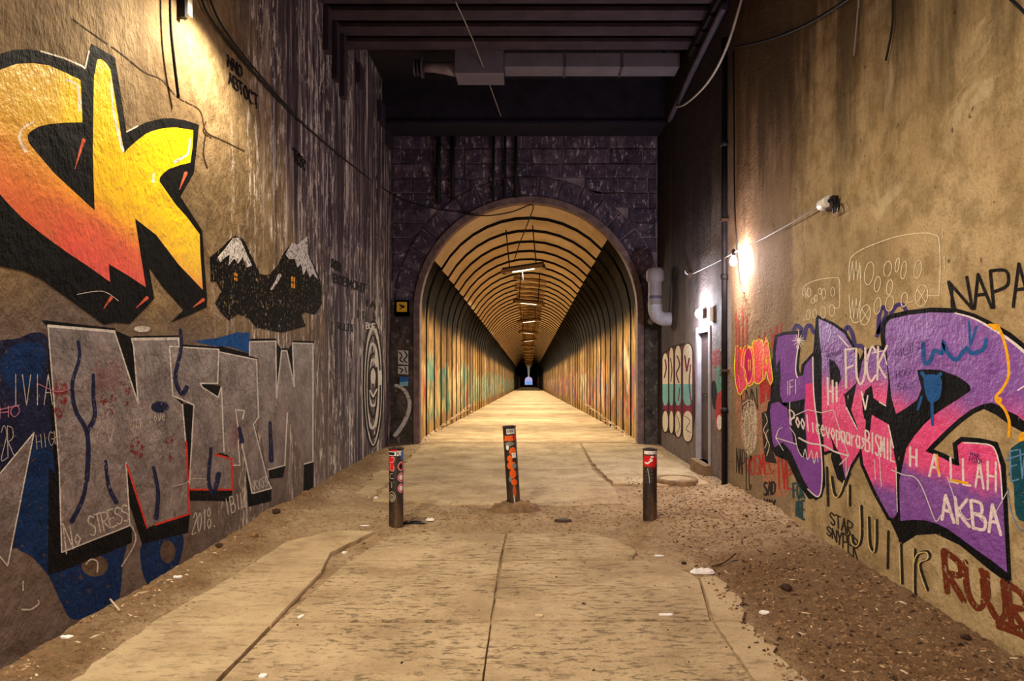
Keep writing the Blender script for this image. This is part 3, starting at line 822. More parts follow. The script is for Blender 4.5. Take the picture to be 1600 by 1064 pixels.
a = L(); a.fill([(303, 533), (340, 528), (372, 519), (390, 520), (391, 552), (360, 542), (330, 540)]); a.build('graffiti_blue', BLUE2)
a = L(); a.disc(148, 884, 21, 17); a.disc(262, 862, 12, 18); a.build('graffiti_backdrop', PL('bare_spot', (96, 76, 60), 0.1, 0.3))
# silver letters: black shadow, grey fill, white and red outline
N1 = [(75, 509), (179, 518), (216, 631), (209, 543), (206, 529), (279, 528), (280, 541), (265, 541), (270, 618), (285, 632), (293, 730), (296, 803), (242, 820), (230, 825), (198, 722), (197, 730), (203, 821), (96.5, 863), (92.6, 730)]
T1 = [(265, 541), (342, 546), (340, 599), (313, 599), (316, 604), (341, 621), (346, 604), (350, 706), (336, 710), (362, 717), (363, 765), (296, 765), (296, 750), (303, 633), (270, 618)]
R1 = [(343, 550), (401, 562), (404, 652), (396, 663), (418, 749), (424, 763), (394, 771), (389, 750), (376, 683), (372, 690), (375, 727), (362, 727), (361, 716), (350, 706), (346, 604)]
W1 = [(390, 533), (431, 533), (432, 622), (440, 548), (448, 548), (460, 604), (457, 536), (489, 537), (489, 721), (475, 725), (462, 690), (449, 645), (445, 727), (419, 734), (404, 664), (404, 560), (390, 556)]
SP = [(-30, 800), (0, 738), (53, 676), (12, 884), (-20, 850)]
a = L()
for poly in (N1, T1, R1, W1, SP): a.fill([(x + 1, y - 4) for x, y in poly])
a.fill([(74, 505), (78, 640), (86, 740), (76, 730), (75, 898), (98, 892), (206, 848), (206, 826), (150, 820), (100, 830)]) 
a.fill([(95, 862), (203, 820), (206, 846), (98, 890)]); a.fill([(197, 715), (230, 824), (297, 802), (294, 832), (222, 850), (203, 790)]); a.fill([(296, 764), (364, 764), (360, 783), (297, 782)])
a.fill([(179, 516), (208, 528), (216, 632)]); a.fill([(285, 630), (304, 632), (298, 752), (293, 740)]); a.fill([(313, 599), (346, 603), (341, 622)])
a.fill([(384, 730), (394, 771), (424, 763), (424, 783), (388, 792)]); a.fill([(419, 733), (446, 727), (442, 746), (421, 748)]); a.fill([(338, 600), (350, 706), (340, 708)]); a.fill([(475, 724), (490, 720), (489, 768), (474, 774)])
a.fill([(431, 533), (440, 546), (433, 622)]); a.fill([(448, 548), (457, 536), (461, 604)]); a.fill([(65, 500), (180, 513), (180, 520), (74, 511)]); a.fill([(342, 540), (403, 556), (402, 564), (343, 551)])
a.build('graffiti_shadow', LBLK)
GREYF = NT('spray_silver'); f1 = GREYF.noise(4, 6, 0.7); f2 = GREYF.noise(18, 6, 0.75, GREYF.stretch(1, 1, .5))
colg = GREYF.ramp(f1, [(0.3, c3(84, 72, 68)), (0.5, c3(122, 108, 104)), (0.72, c3(150, 136, 130))]); colg = GREYF.mix(GREYF.rng(f2, .52, .66, 0, .6), colg, c3(50, 40, 38)); colg = GREYF.mix(GREYF.rng(GREYF.noise(1.6, 3, .5), .58, .7, 0, .45), colg, c3(120, 44, 44))
GREYF = GREYF.bsdf(colg, 0.5, plaster_relief(GREYF, 'L'), 0, 0.3)
a = L()
for poly in (N1, T1, R1, W1, SP): a.fill(poly)
letters = a.build('graffiti_letters', GREYF)
a = L()
for pts in ([(75, 509), (179, 518)], [(206, 530), (279, 529)]): a.stroke(pts, 4.2, False)
for pts in ([(75, 509), (92.6, 730), (96.5, 863), (203, 821), (197, 722)], [(179, 518), (216, 631), (209, 543), (206, 530)], [(279, 529), (280, 541)], [(265, 541), (342, 546), (340, 599), (313, 599), (316, 605), (341, 621)],
            [(265, 541), (270, 618), (303, 633), (296, 756)], [(285, 632), (290, 690)], [(341, 621), (346, 604), (350, 706)], [(343, 550), (401, 562), (404, 652), (396, 663), (418, 749), (424, 763), (394, 771), (376, 683), (372, 690), (375, 727), (362, 727)],
            [(368, 640), (382, 642), (379, 655)], [(368, 640), (372, 668)], [(390, 556), (390, 534), (431, 533), (432, 622), (440, 548), (448, 548), (460, 604), (457, 536), (489, 537), (489, 721), (475, 725)], [(449, 645), (445, 727), (419, 734)],
            [(-30, 800), (0, 740), (53, 676), (12, 884), (-16, 850)]): a.stroke(pts, 2.1, False)
a.build('graffiti_outline', PL('spray_white', (206, 198, 188), 0.10), letters)
a = L()
for pts in ([(198, 726), (230, 825)], [(242, 820), (296, 803), (291, 690)], [(336, 710), (362, 717), (363, 765), (297, 765)]): a.stroke(pts, 3.0, False)
a.build('graffiti_outline', PL('spray_red', (206, 52, 40), 0.08), letters)
a = L()
for (cx, cy, rx, ry) in ((95, 615, 12, 22), (92, 640, 8, 14), (170, 625, 14, 10), (165, 645, 12, 9), (200, 610, 4, 7), (202, 634, 6, 8), (215, 700, 12, 18), (265, 690, 7, 9), (268, 715, 7, 8)): a.disc(cx, cy, rx, ry)
a.build('graffiti_smudge', PL('spray_crimson_smudge', (128, 46, 46), 0.66, 0.3))
a = L()
for pts in ([(122, 533), (124, 560), (113, 600), (118, 640), (134, 670), (138, 700), (136, 750)], [(146, 585), (146, 620), (148, 650), (136, 675)], [(138, 700), (132, 770), (112, 815)], [(165, 720), (170, 760), (182, 785)], [(282, 515), (283, 545), (274, 590), (284, 615), (292, 605)], [(240, 730), (247, 770), (244, 810)], [(330, 700), (326, 750), (334, 770), (342, 740)], [(374, 668), (378, 690)], [(422, 660), (424, 720)]): a.stroke(pts, [5, 8])
a.disc(250, 636, 14, 9); a.build('graffiti_drips', PL('spray_navy_drip', (28, 34, 66), 0.25))
a = L()
a.text('No', [(98, 818), (124, 828), (128, 848), (104, 865)], 2.2); a.text('STRESS', [(136, 808), (198, 788), (203, 812), (142, 838)], 2.2, 0.1)
a.text('2018.', [(303, 802), (336, 790), (338, 822), (300, 834)], 1.9); a.text('IBIL', [(350, 780), (382, 768), (384, 790), (354, 806)], 1.9, 0.35); a.text('V003', [(391, 752), (416, 744), (420, 758), (395, 768)], 1.5, .1)
a.text('IVIA', [(18, 585), (82, 585), (82, 632), (18, 634)], 1.3); a.text('2R', [(2, 665), (20, 665), (22, 712), (2, 718)], 1.2, .1); a.text('HIGH', [(56, 680), (92, 672), (94, 692), (58, 702)], 1.0); a.text('OTT', [(204, 656), (222, 654), (222, 668), (204, 672)], 1.1); a.text('Love', [(234, 645), (258, 642), (258, 656), (234, 660)], 1.1)
a.text('CV', [(152, 670), (178, 668), (178, 690), (152, 692)], 1.0)
a.stroke([(205, 820), (212, 838), (208, 855), (190, 885)], 2.2); a.stroke([(34, 952), (48, 952), (60, 944), (60, 938)], 2.6); a.stroke([(36, 908), (36, 922)], 2.4); a.stroke([(268, 760), (290, 755), (300, 748), (322, 748)], 1.4)
a.stroke([(134, 882), (142, 874), (152, 878), (152, 894)], 2.5); a.disc(222, 514, 13, 5)
a.build('graffiti_tags', PL('spray_chalk', (190, 180, 166), 0.14))
a = L(); a.text('HO', [(0, 636), (30, 632), (30, 650), (0, 654)], 1.6); a.stroke([(0, 640), (30, 633)], 1.8); a.stroke([(60, 600), (90, 612), (110, 606)], 1.6); a.build('graffiti_tags', PL('spray_pink_tag', (170, 110, 130), 0.2))

# yellow letters above
BLKCK = [(-40, 110), (0, 84), (20, 78), (46, 77), (63, 80), (101, 94), (133, 109), (143, 68), (180, 90), (186.5, 132), (198, 207), (214, 198), (228, 191), (254, 185), (269, 184.5), (290, 188), (311, 195), (307, 235), (303, 270), (282, 307), (316, 360), (320, 418), (324, 468), (323, 480), (299, 491), (266, 504), (287, 484), (254, 448), (233, 418), (241, 466), (228, 481), (203, 506), (180, 504), (162, 507), (147, 496), (109, 468), (63, 435), (38, 424), (0, 416), (-60, 400)]
YEL = [(-70, 200), (-50, 140), (-20, 115), (0, 109), (25, 100), (51, 98.5), (76, 102), (101, 113), (126, 125), (127, 142), (129, 191), (101, 191.6), (76, 194), (60, 198), (53, 202), (46, 207), (43, 212), (44, 219), (47, 226), (84, 270), (148, 329), (145, 240), (146, 162), (147, 120), (152, 93), (157, 92), (162, 95), (168, 101), (172.6, 109), (178, 142), (188, 203), (194, 239), (203, 229), (216, 218), (228, 209), (240, 204), (254, 200.5), (274, 199), (302, 203.5), (301, 228), (297.5, 254), (282, 257.6), (264, 264), (256, 270), (250, 277), (249, 283), (274, 319), (292, 339), (312, 366), (313, 397), (317, 453), (279, 413), (244, 367), (211, 341.5), (218, 387), (228, 449), (198, 429), (170, 412.6), (172, 440.5), (142, 419), (101.5, 392), (63.5, 364), (33, 339), (10, 315), (0, 303.5), (-40, 262)]
a = L(); a.fill(BLKCK); ck = a.build('graffiti_shadow', PL('spray_black_gloss', (12, 10, 11), 0.06, 0.3))
t = NT('spray_sunset'); x, y, z = t.xyz(); nn = t.noise(1.3, 3, .5); n5 = t.noise(8, 6, .7)
g = t.math('ADD', z, t.math('MULTIPLY', t.math('SUBTRACT', nn, .5), .35)); g = t.math('ADD', g, t.math('MULTIPLY', t.math('SUBTRACT', y, 4.4), 0.20))
col = t.ramp(t.rng(g, 1.90, 2.70), [(0.0, c3(226, 70, 58)), (0.35, c3(232, 102, 56)), (0.58, c3(240, 150, 40)), (0.72, c3(246, 186, 18)), (1.0, c3(250, 206, 8))])
old = t.rng(y, 3.95, 3.75, 0, .75); col = t.mix(old, col, t.ramp(t.rng(z, 2.1, 2.9), [(0, c3(222, 92, 46)), (.4, c3(224, 128, 44)), (1, c3(222, 172, 58))]))
col = t.mix(t.rng(n5, .55, .72, 0, .35), col, c3(170, 110, 30))
SUN = t.bsdf(col, 0.5, plaster_relief(t, 'L'), 0, 0.25)
a = L(); a.fill(YEL); a.build('graffiti_letters', SUN, ck)
a = L()
for pts in ([(101, 124), (119, 132), (124, 152), (124, 172)], [(174, 124), (176, 165), (183, 200), (192, 236)], [(297, 216), (294, 239), (284, 247), (273, 253)], [(53, 190), (35, 201), (31, 218), (41, 237)], [(242, 270), (239, 276), (240, 284)]): a.stroke(pts, [2.5, 5])
a.stroke([(64, 80), (101, 91), (128, 103), (133, 107), (139, 80)], 2.5, False); a.stroke([(198, 206), (215, 197)], 2.2)
a.stroke([(120, 460), (160, 455), (185, 470)], .8); a.build('graffiti_highlight', PL('spray_highlight', (232, 222, 206), 0.12), ck)
a = L()
for p, q in (((131, 218), (117, 264)), ((290.6, 270), (280.5, 296)), ((174, 465), (162, 482)), ((230, 465), (213, 481)), ((318, 468), (302, 480))): a.stroke([p, q], [5.5, 1.0])
a.build('graffiti_accent', PL('spray_salmon', (214, 96, 66), 0.1), ck)

# the two snow-topped towers
a = L()
a.fill([(328, 402), (345, 388), (361, 372), (368, 368), (381, 374), (394, 402), (407, 428), (419, 430), (434, 415), (442, 397), (457, 378), (467, 381), (481, 394), (493, 420), (502, 440), (503, 476), (492, 492), (476, 488), (462, 500), (440, 490), (420, 498), (400, 486), (389, 498), (372, 490), (358, 501), (345, 488), (336, 474), (346, 455), (338, 440), (329, 440)])
a.fill([(382, 488), (420, 480), (470, 490), (478, 510), (440, 520), (400, 512)])
tw = a.build('graffiti_towers', PL('spray_black_tower', (9, 8, 8), 0.32, 0.3))
a = L()
a.fill([(340, 402), (352, 388), (364, 372), (374, 371), (380, 384), (394, 415), (385, 418), (379, 402), (372, 412), (366, 404), (357, 415), (359, 398), (352, 402), (344, 410)])
a.fill([(446, 397), (457, 378), (465, 382), (480, 369), (481, 396), (490, 418), (498, 438), (488, 428), (484, 434), (479, 420), (474, 430), (470, 412), (465, 418), (460, 404), (452, 405)])
a.stroke([(424, 452), (432, 440), (437, 430)], [3, 6])
a.build('graffiti_snow', PL('spray_snow', (214, 206, 200), 0.38, 0.15), tw)
a = L(); 
for (x0, y0, x1, y1) in ((366, 426, 368, 431), (369, 427, 371, 432), (366, 433, 368, 438), (369, 434, 371, 439), (455, 432, 457.5, 440), (458.5, 433, 461, 441), (455, 442, 457.5, 449.5), (458.5, 443, 461, 450.5)): a.fill([(x0, y0), (x1, y0), (x1, y1), (x0, y1)])
a.build('graffiti_windows', PL('spray_window_orange', (240, 160, 50), 0.0), tw)
# old stencilled lettering and the round emblem
a = L()
a.text('ABTOCT', [(356, 112), (402, 150), (404, 172), (358, 130)], 3.2, 0.25)
a.text('NNO', [(356, 86), (378, 104), (378, 122), (356, 104)], 3.0, .25)
a.text('TOR', [(458, 232), (476, 250), (476, 266), (458, 250)], 4.0, .2); a.text('AON', [(518, 404), (532, 412), (532, 425), (518, 418)], 3.0, .25); a.text('BOBMOHT', [(521, 428), (572, 445), (572, 458), (521, 441)], 2.5, .25); a.text('IA', [(570, 468), (586, 472), (586, 482), (570, 478)], 2.5); a.text('II7I', [(556, 484), (588, 490), (588, 502), (556, 496)], 2.5); a.text('RLLTT', [(528, 504), (552, 508), (552, 518), (528, 514)], 2.2)
a.build('wall_lettering', PL('stencil_black', (26, 22, 24), 0.3))
for m_, w, rs in ((PL('emblem_white', (196, 186, 176), 0.22), 4.0, ((583, 605, 12.5, 92), (582, 603, 10, 66), (583, 598, 8.5, 36))), (PL('emblem_black', (30, 25, 24), 0.2), 2.6, ((583, 600, 15, 98), (583, 604, 11.3, 80), (582.5, 602, 7, 50), (583, 598, 5.5, 25)))):
    a = L()
    for (cx, cy, rx, ry) in rs: a.ring(cx, cy, rx, ry, w)
    a.build('emblem', m_)
a = L(); a.disc(583, 588, 4, 12); a.disc(588, 560, 2.6, 14); a.stroke([(578, 610), (583, 620), (589, 608)], 2.5); a.disc(594, 590, 3, 12); a.text('BOE', [(572, 504), (586, 506), (586, 515), (572, 513)], 1.8); a.build('emblem', PL('emblem_eye', (200, 190, 180), 0.2))
a = L(); a.stroke([(114, 30), (150, 56), (190, 84), (225, 112), (252, 124), (278, 152), (312, 172), (322, 205), (350, 220), (382, 236)], 1.6); a.stroke([(322, 205), (318, 240), (324, 262)], 2.2); a.stroke([(322, 190), (318, 205), (330, 215)], 2.0); a.build('crack', PL('crack_dark', (58, 42, 26), 0.2))

# ---------------------------------------------------------------- right wall
RBLK = PR('spray_black_right', (11, 9, 10), 0.04, 0.3); RWH = PR('spray_white_right', (228, 216, 214), 0.10, .1)
# older layers underneath
a = Rr(); a.fill([(1178, 632), (1205, 625), (1212, 700), (1232, 770), (1196, 765), (1186, 690)], True); a.fill([(1152, 525), (1160, 510), (1166, 525), (1168, 620), (1160, 690), (1150, 640)], True); a.build('graffiti_backdrop', PR('old_pink_wash', (176, 120, 92), 0.42))
a = Rr()
a.text('NLWV', [(1186, 525), (1222, 505), (1222, 535), (1188, 552)], 2.2, 0.1); a.text('ROSMEC', [(1164, 716), (1206, 706), (1210, 740), (1166, 742)], 2.0, .15); a.text('TVE', [(1212, 706), (1236, 704), (1238, 764), (1214, 764)], 2.6, .1); a.stroke([(1226, 745), (1238, 738), (1240, 730)], 2.4)
a.text('WAW', [(1186, 585), (1204, 580), (1206, 620), (1188, 632)], 2.2, .1)
a.build('graffiti_tags', PR('spray_dark_red', (176, 46, 42), 0.16))
a = Rr(); a.text('NAPT', [(1151, 700), (1168, 704), (1168, 745), (1151, 738)], 1.5, .2); a.text('LC', [(1166, 712), (1174, 712), (1174, 765), (1166, 765)], 1.5, .2); a.text('WYN', [(1158, 612), (1182, 606), (1184, 640), (1160, 660)], 1.6, .1)
a.text('SAD', [(1194, 754), (1211, 752), (1211, 772), (1194, 774)], 3.0, .3); a.text('HAY', [(1194, 780), (1211, 782), (1211, 802), (1194, 797)], 3.0, .3)
a.fill([(1190, 645), (1204, 640), (1206, 700), (1214, 724), (1196, 722), (1192, 690)], False); a.build('graffiti_tags', PR('spray_black_tags', (44, 34, 32), 0.22))
a = Rr(); a.text('FOR', [(1239, 756), (1256, 752), (1257, 778), (1240, 778)], 3.4, .3); a.text('ARE', [(1243, 784), (1257, 782), (1257, 812), (1244, 806)], 3.4, .3); a.build('graffiti_tags', PR('spray_teal_tags', (44, 74, 80), 0.15))
a = Rr(); a.fill([(1158, 650), (1166, 630), (1178, 632), (1184, 660), (1180, 700), (1170, 712), (1160, 690)], True); a.build('graffiti_backdrop', PR('old_white_wash', (196, 176, 152), 0.5))
a = Rr(); a.text('OX', [(1162, 640), (1180, 636), (1182, 690), (1164, 700)], 1.4, .2); a.stroke([(1160, 632), (1172, 625), (1180, 640), (1179, 700)], 1.4)
for k, (xx, y0, y1) in enumerate(((1195, 646, 700), (1198, 655, 712))): a.stroke([(xx, y0), (xx + 4, y0 + 12), (xx - 2, y0 + 26), (xx + 4, y0 + 40), (xx, y1)], 1.2)
a.build('graffiti_tags', PR('spray_cream_tags', (206, 188, 166), 0.2))
# violet shadow letters behind the mural
a = Rr()
for pts in ([(1239, 520), (1244, 509), (1252, 514), (1254, 528)], [(1256, 530), (1260, 512), (1266, 509), (1272, 520)], [(1316, 525), (1324, 511), (1331, 520), (1336, 540)], [(1334, 545), (1344, 540), (1352, 548)], [(1372, 520), (1374, 490), (1380, 480), (1385, 490), (1378, 505), (1370, 525)], [(1392, 490), (1400, 478), (1410, 476), (1416, 486)]): a.stroke(pts, 6.5)
a.build('graffiti_backdrop', PR('spray_indigo', (66, 50, 112), 0.06))
# mural letters
Y1 = [(1215, 527), (1225, 523.5), (1248, 522), (1246, 540), (1243, 575), (1246, 588), (1255, 587), (1257, 572), (1270, 556.5), (1272, 622), (1282, 706), (1284, 740), (1284.6, 756), (1280, 773), (1275, 776), (1268, 770), (1256, 751), (1236, 706), (1223, 691), (1210, 699), (1207, 690), (1203, 642), (1205, 631), (1216, 627.5), (1230, 638), (1240, 690), (1252, 712), (1262, 716), (1256, 640), (1258, 623), (1236, 628), (1223, 629), (1219, 617), (1218, 570), (1213, 580), (1212, 550)]
R2 = [(1279, 498), (1301, 508), (1319, 521), (1330, 540), (1338, 556), (1341, 587), (1338, 598), (1319, 617), (1322, 635), (1342, 676), (1343, 704), (1327, 730), (1321, 751), (1315, 717), (1301, 688), (1290, 665), (1300, 690), (1302, 702), (1288, 706), (1284, 643), (1284, 561), (1280, 523)]
C3 = [(1347, 566), (1352, 554), (1362, 547), (1372, 544), (1383, 549), (1386, 575), (1388, 597), (1384, 635), (1365, 622), (1362, 602), (1352, 610), (1347, 627), (1348, 645), (1353, 658), (1362, 648), (1388, 663), (1393, 688), (1398, 714), (1401, 728), (1401, 804), (1396, 810), (1390, 808), (1369, 770), (1349, 725), (1346, 700), (1340, 683), (1329, 643), (1331, 617), (1342, 592)]
Z2 = [(1384, 508), (1388, 502), (1393, 498), (1420, 492), (1454, 488), (1492, 489), (1520, 497), (1543, 508), (1575, 526), (1600, 546), (1632, 580), (1648, 630), (1640, 690), (1600, 658), (1588, 648), (1576, 643), (1562, 634), (1550, 629), (1534, 632), (1517, 640), (1498, 654), (1479, 671), (1454, 696), (1446, 705), (1474, 716), (1490, 726), (1499, 728), (1497, 705), (1496, 696), (1504, 690), (1530, 692), (1553, 697), (1559, 714), (1564, 728), (1573.5, 894.5), (1550, 876), (1524, 858), (1482, 827), (1464, 818), (1445, 813), (1425, 812), (1407, 814), (1404, 756), (1408, 738), (1416, 701), (1428, 682), (1444, 663), (1460, 648), (1479, 635), (1500, 622), (1517, 610), (1515, 602), (1506, 594), (1494, 587), (1469, 578), (1450, 577), (1433, 578), (1436, 592), (1440, 607), (1433, 625), (1415, 638), (1400, 646.5), (1393, 622), (1386.5, 561), (1383, 523)]
a = Rr()
for pl, w in ((Y1, 10), (R2, 9), (C3, 10)): a.stroke(pl, w, False, True)
a.stroke(Z2, 15, False, True)
a.fill([(1275, 490), (1281, 495), (1287, 560), (1290, 640), (1302, 700), (1290, 712), (1284, 700), (1276, 620), (1270, 556), (1273, 520)])
a.fill([(1230, 636), (1258, 623), (1262, 716), (1252, 712), (1240, 690)]); a.fill([(1302, 690), (1318, 712), (1330, 740), (1322, 760), (1308, 748), (1298, 715)]); a.fill([(1342, 676), (1350, 725), (1366, 768), (1392, 812), (1410, 840), (1404, 800), (1400, 730)])
a.fill([(1205, 700), (1224, 690), (1240, 716), (1262, 765), (1276, 778), (1264, 780), (1246, 755), (1230, 720), (1212, 712)]); a.fill([(1206, 560), (1218, 560), (1222, 632), (1203, 628)])
a.fill([(1384, 636), (1394, 622), (1402, 648), (1436, 626), (1442, 606), (1436, 578), (1470, 577), (1496, 587), (1518, 606), (1478, 636), (1440, 668), (1414, 702), (1400, 720), (1390, 664), (1362, 646), (1350, 660), (1346, 628), (1352, 608), (1364, 602)])
a.fill([(1446, 705), (1474, 716), (1500, 730), (1492, 742), (1470, 716)]); a.fill([(1550, 629), (1576, 643), (1600, 658), (1640, 690), (1620, 688), (1578, 664), (1556, 648), (1535, 638)])
a.fill([(1390, 812), (1407, 812), (1445, 812), (1482, 826), (1524, 857), (1574, 894), (1581, 916), (1548, 892), (1500, 852), (1462, 834), (1432, 836), (1410, 850), (1404, 842)])
mural = a.build('graffiti_shadow', RBLK)
def purple(name, hi, lo, lo2):
    t = NT(name); x, y, z = t.xyz(); n = t.noise(2.5, 4, .6); zz = t.math('ADD', z, t.math('MULTIPLY', t.math('SUBTRACT', n, .5), .3)); n6 = t.noise(10, 6, .65)
    pk = t.math('MULTIPLY', t.rng(zz, hi + .14, hi - .1), t.rng(zz, lo2, lo))
    c = t.mix(pk, t.ramp(n6, [(.3, c3(112, 60, 146)), (.7, c3(142, 86, 174))]), t.ramp(n6, [(.3, c3(216, 50, 116)), (.7, c3(238, 84, 146))]))
    return t.bsdf(c, .5, plaster_relief(t, 'R'), 0, .25)
MP = purple('spray_purple_pink', 1.34, 0.76, 0.62); MP2 = purple('spray_purple_pink_large', 1.22, 0.94, 0.80); MPO = PR('spray_purple', (128, 72, 160), 0.0)
a = Rr(); a.fill(R2); a.fill(C3); a.build('graffiti_letters', MP, mural)
a = Rr(); a.fill(Z2); a.build('graffiti_letters', MP2, mural)
a = Rr(); a.fill(Y1); a.build('graffiti_letters', MPO, mural)
a = Rr(); a.fill([(1259, 600), (1271, 598), (1272, 622), (1282, 706), (1282, 715), (1263, 716), (1258, 640)]); a.build('graffiti_fade', PR('spray_pink', (230, 66, 132), 0.05), mural)
a = Rr(); a.fill([(1296, 561), (1305, 566), (1312, 578), (1314, 592), (1309, 605), (1298, 602), (1296, 580)], False); a.fill([(1326, 618), (1338, 602), (1330, 640)]); a.stroke([(1320, 616), (1330, 645), (1340, 672)], 3); a.fill([(1362, 602), (1365, 622), (1350, 655), (1347, 627), (1354, 608)]); a.fill([(1353, 658), (1362, 648), (1358, 690), (1352, 672)]); a.stroke([(1403, 722), (1404, 812), (1406, 846)], 4, False)
a.fill([(1213, 572), (1219, 560), (1220, 600)]); a.fill([(1440, 540), (1440.5, 540), (1440, 541)]); a.build('graffiti_counter', RBLK, mural)
a = Rr()
for pts, w in (([(1247, 540), (1243, 575), (1246, 590)], 2), ([(1270, 558), (1272, 622), (1283, 706), (1284, 756), (1278, 776), (1262, 764)], 2), ([(1310, 524), (1326, 542)], 2), ([(1492, 489), (1520, 497), (1548, 512), (1580, 533), (1604, 553)], [2, 5]), ([(1346, 612), (1352, 640), (1356, 618)], 2.2), ([(1322, 636), (1340, 672)], 1.6), ([(1388, 664), (1396, 700)], 2), ([(1384, 634), (1374, 628)], 2), ([(1362, 552), (1380, 548), (1386, 570)], 1.5), ([(1506, 692), (1530, 693), (1552, 699), (1562, 730), (1566, 780)], 2.2), ([(1590, 610), (1605, 600)], 2), ([(1400, 730), (1402, 800)], 1.2)): a.stroke(pts, w)
for ang in range(0, 180, 30): a.stroke([(1248 - 10 * math.cos(math.radians(ang)) * (.8 if ang % 90 else 1), 532 - 16 * math.sin(math.radians(ang)) * (.6 if ang % 90 else 1)), (1248 + 10 * math.cos(math.radians(ang)) * .8, 532 + 16 * math.sin(math.radians(ang)) * .8)], 1.1)
a.disc(1248, 532, 3, 4); a.build('graffiti_highlight', RWH, mural)
# words written over the mural
a = Rr()
a.text('FUCK', [(1321, 546), (1386, 540), (1384, 590), (1322, 606)], 3.4, 0.22); a.text('HI', [(1293, 590), (1311, 600), (1311, 626), (1294, 632)], 3.2, 0.3)
a.text('Poolicevopaaras', [(1233, 640), (1352, 674), (1352, 704), (1236, 664)], 2.2, 0.12); a.text('BISMIL', [(1352, 672), (1398, 690), (1398, 722), (1352, 704)], 2.6, 0.25)
a.text('H', [(1422, 698), (1432, 702), (1432, 728), (1422, 728)], 3.6); a.text('A', [(1454, 708), (1466, 712), (1468, 744), (1452, 744)], 4.0); a.text('LLAH', [(1485, 715), (1556, 722), (1556, 768), (1486, 752)], 3.6, .5)
a.text('AKBA', [(1468, 772), (1560, 790), (1564, 836), (1472, 812)], 5.0, 0.3); a.text('IFI', [(1228, 596), (1246, 592), (1246, 614), (1228, 618)], 1.2, .1)
a.build('graffiti_words', PR('spray_word_white', (226, 206, 208), 0.14, .1), mural)
a = Rr()
a.stroke([(1234, 628), (1234, 662), (1240, 650), (1262, 640), (1284, 645), (1302, 640), (1318, 690), (1326, 712)], 1.4, False); a.stroke([(1212, 684), (1216, 672), (1222, 668)], 1.4); a.stroke([(1212, 684), (1232, 690), (1244, 694)], 1.6); a.stroke([(1212, 684), (1224, 704)], 1.2); a.stroke([(1248, 684), (1264, 692), (1286, 696), (1305, 706), (1326, 712)], 2.6); a.stroke([(1326, 712), (1312, 726)], 1.6)
a.stroke([(1234, 668), (1242, 680), (1246, 700), (1254, 714), (1258, 702), (1262, 718), (1268, 704), (1272, 724), (1276, 706), (1278, 722)], 1.3); a.stroke([(1393, 734), (1412, 742), (1428, 745), (1440, 760), (1452, 790), (1462, 814), (1470, 805)], 1.5); a.stroke([(1480, 745), (1496, 790), (1512, 812), (1524, 800), (1536, 815), (1548, 812), (1574, 768)], 1.3)
a.stroke([(1366, 718), (1368, 750)], 1.2); a.stroke([(1374, 714), (1377, 760)], 1.2); a.stroke([(1322, 716), (1322, 745), (1328, 728)], 1.2); a.build('graffiti_scribble', PR('spray_thin_white', (214, 206, 208), 0.1, .1), mural)
a = Rr(); a.stroke([(1443, 536), (1444, 564), (1452, 566), (1460, 548), (1472, 552), (1474, 536), (1480, 550), (1494, 562), (1510, 544), (1518, 552), (1536, 546), (1541, 530)], 6.5); a.stroke([(1514, 502), (1516, 540), (1526, 510)], 4); a.stroke([(1440, 582), (1452, 600), (1470, 584)], 6); a.fill([(1444, 588), (1470, 590), (1468, 622), (1450, 626)], True); a.stroke([(1456, 622), (1457, 664)], 5); a.stroke([(1440, 620), (1434, 640)], 4); a.build('graffiti_scribble', PR('spray_azure', (34, 84, 148), 0.08), mural)
a = Rr(); a.stroke([(1545, 508), (1560, 512), (1572, 545), (1576, 585), (1566, 608), (1556, 622), (1570, 640), (1577, 660), (1576, 682)], 4.6); a.disc(1556, 511, 7, 5); a.disc(1560, 625, 6, 5); a.fill([(1592, 680), (1606, 676), (1610, 700), (1594, 712)], True); a.stroke([(1487, 750), (1512, 755)], 4); a.stroke([(1464, 710), (1466, 740)], 3); a.build('graffiti_scribble', PR('spray_amber', (236, 166, 22), 0.04), mural)
a = Rr(); a.text('MAR', [(1516, 706), (1530, 710), (1530, 716), (1516, 712)], 1.0); a.text('PISTOP', [(1514, 713), (1534, 718), (1534, 726), (1514, 721)], 1.0); a.text('VELOSNIKI', [(1291, 554), (1318, 546), (1318, 551), (1291, 559)], .8); a.text('ZH', [(1292, 562), (1303, 560), (1303, 566), (1292, 568)], .8); a.text('HOGH', [(1400, 580), (1428, 574), (1428, 584), (1400, 592)], .9); a.text('SAJ', [(1402, 600), (1426, 596), (1426, 606), (1402, 610)], .9); a.text('MUNR', [(1398, 548), (1450, 530), (1450, 540), (1398, 562)], .9)
a.build('graffiti_scribble', PR('marker_violet', (70, 36, 92), 0.1), mural)
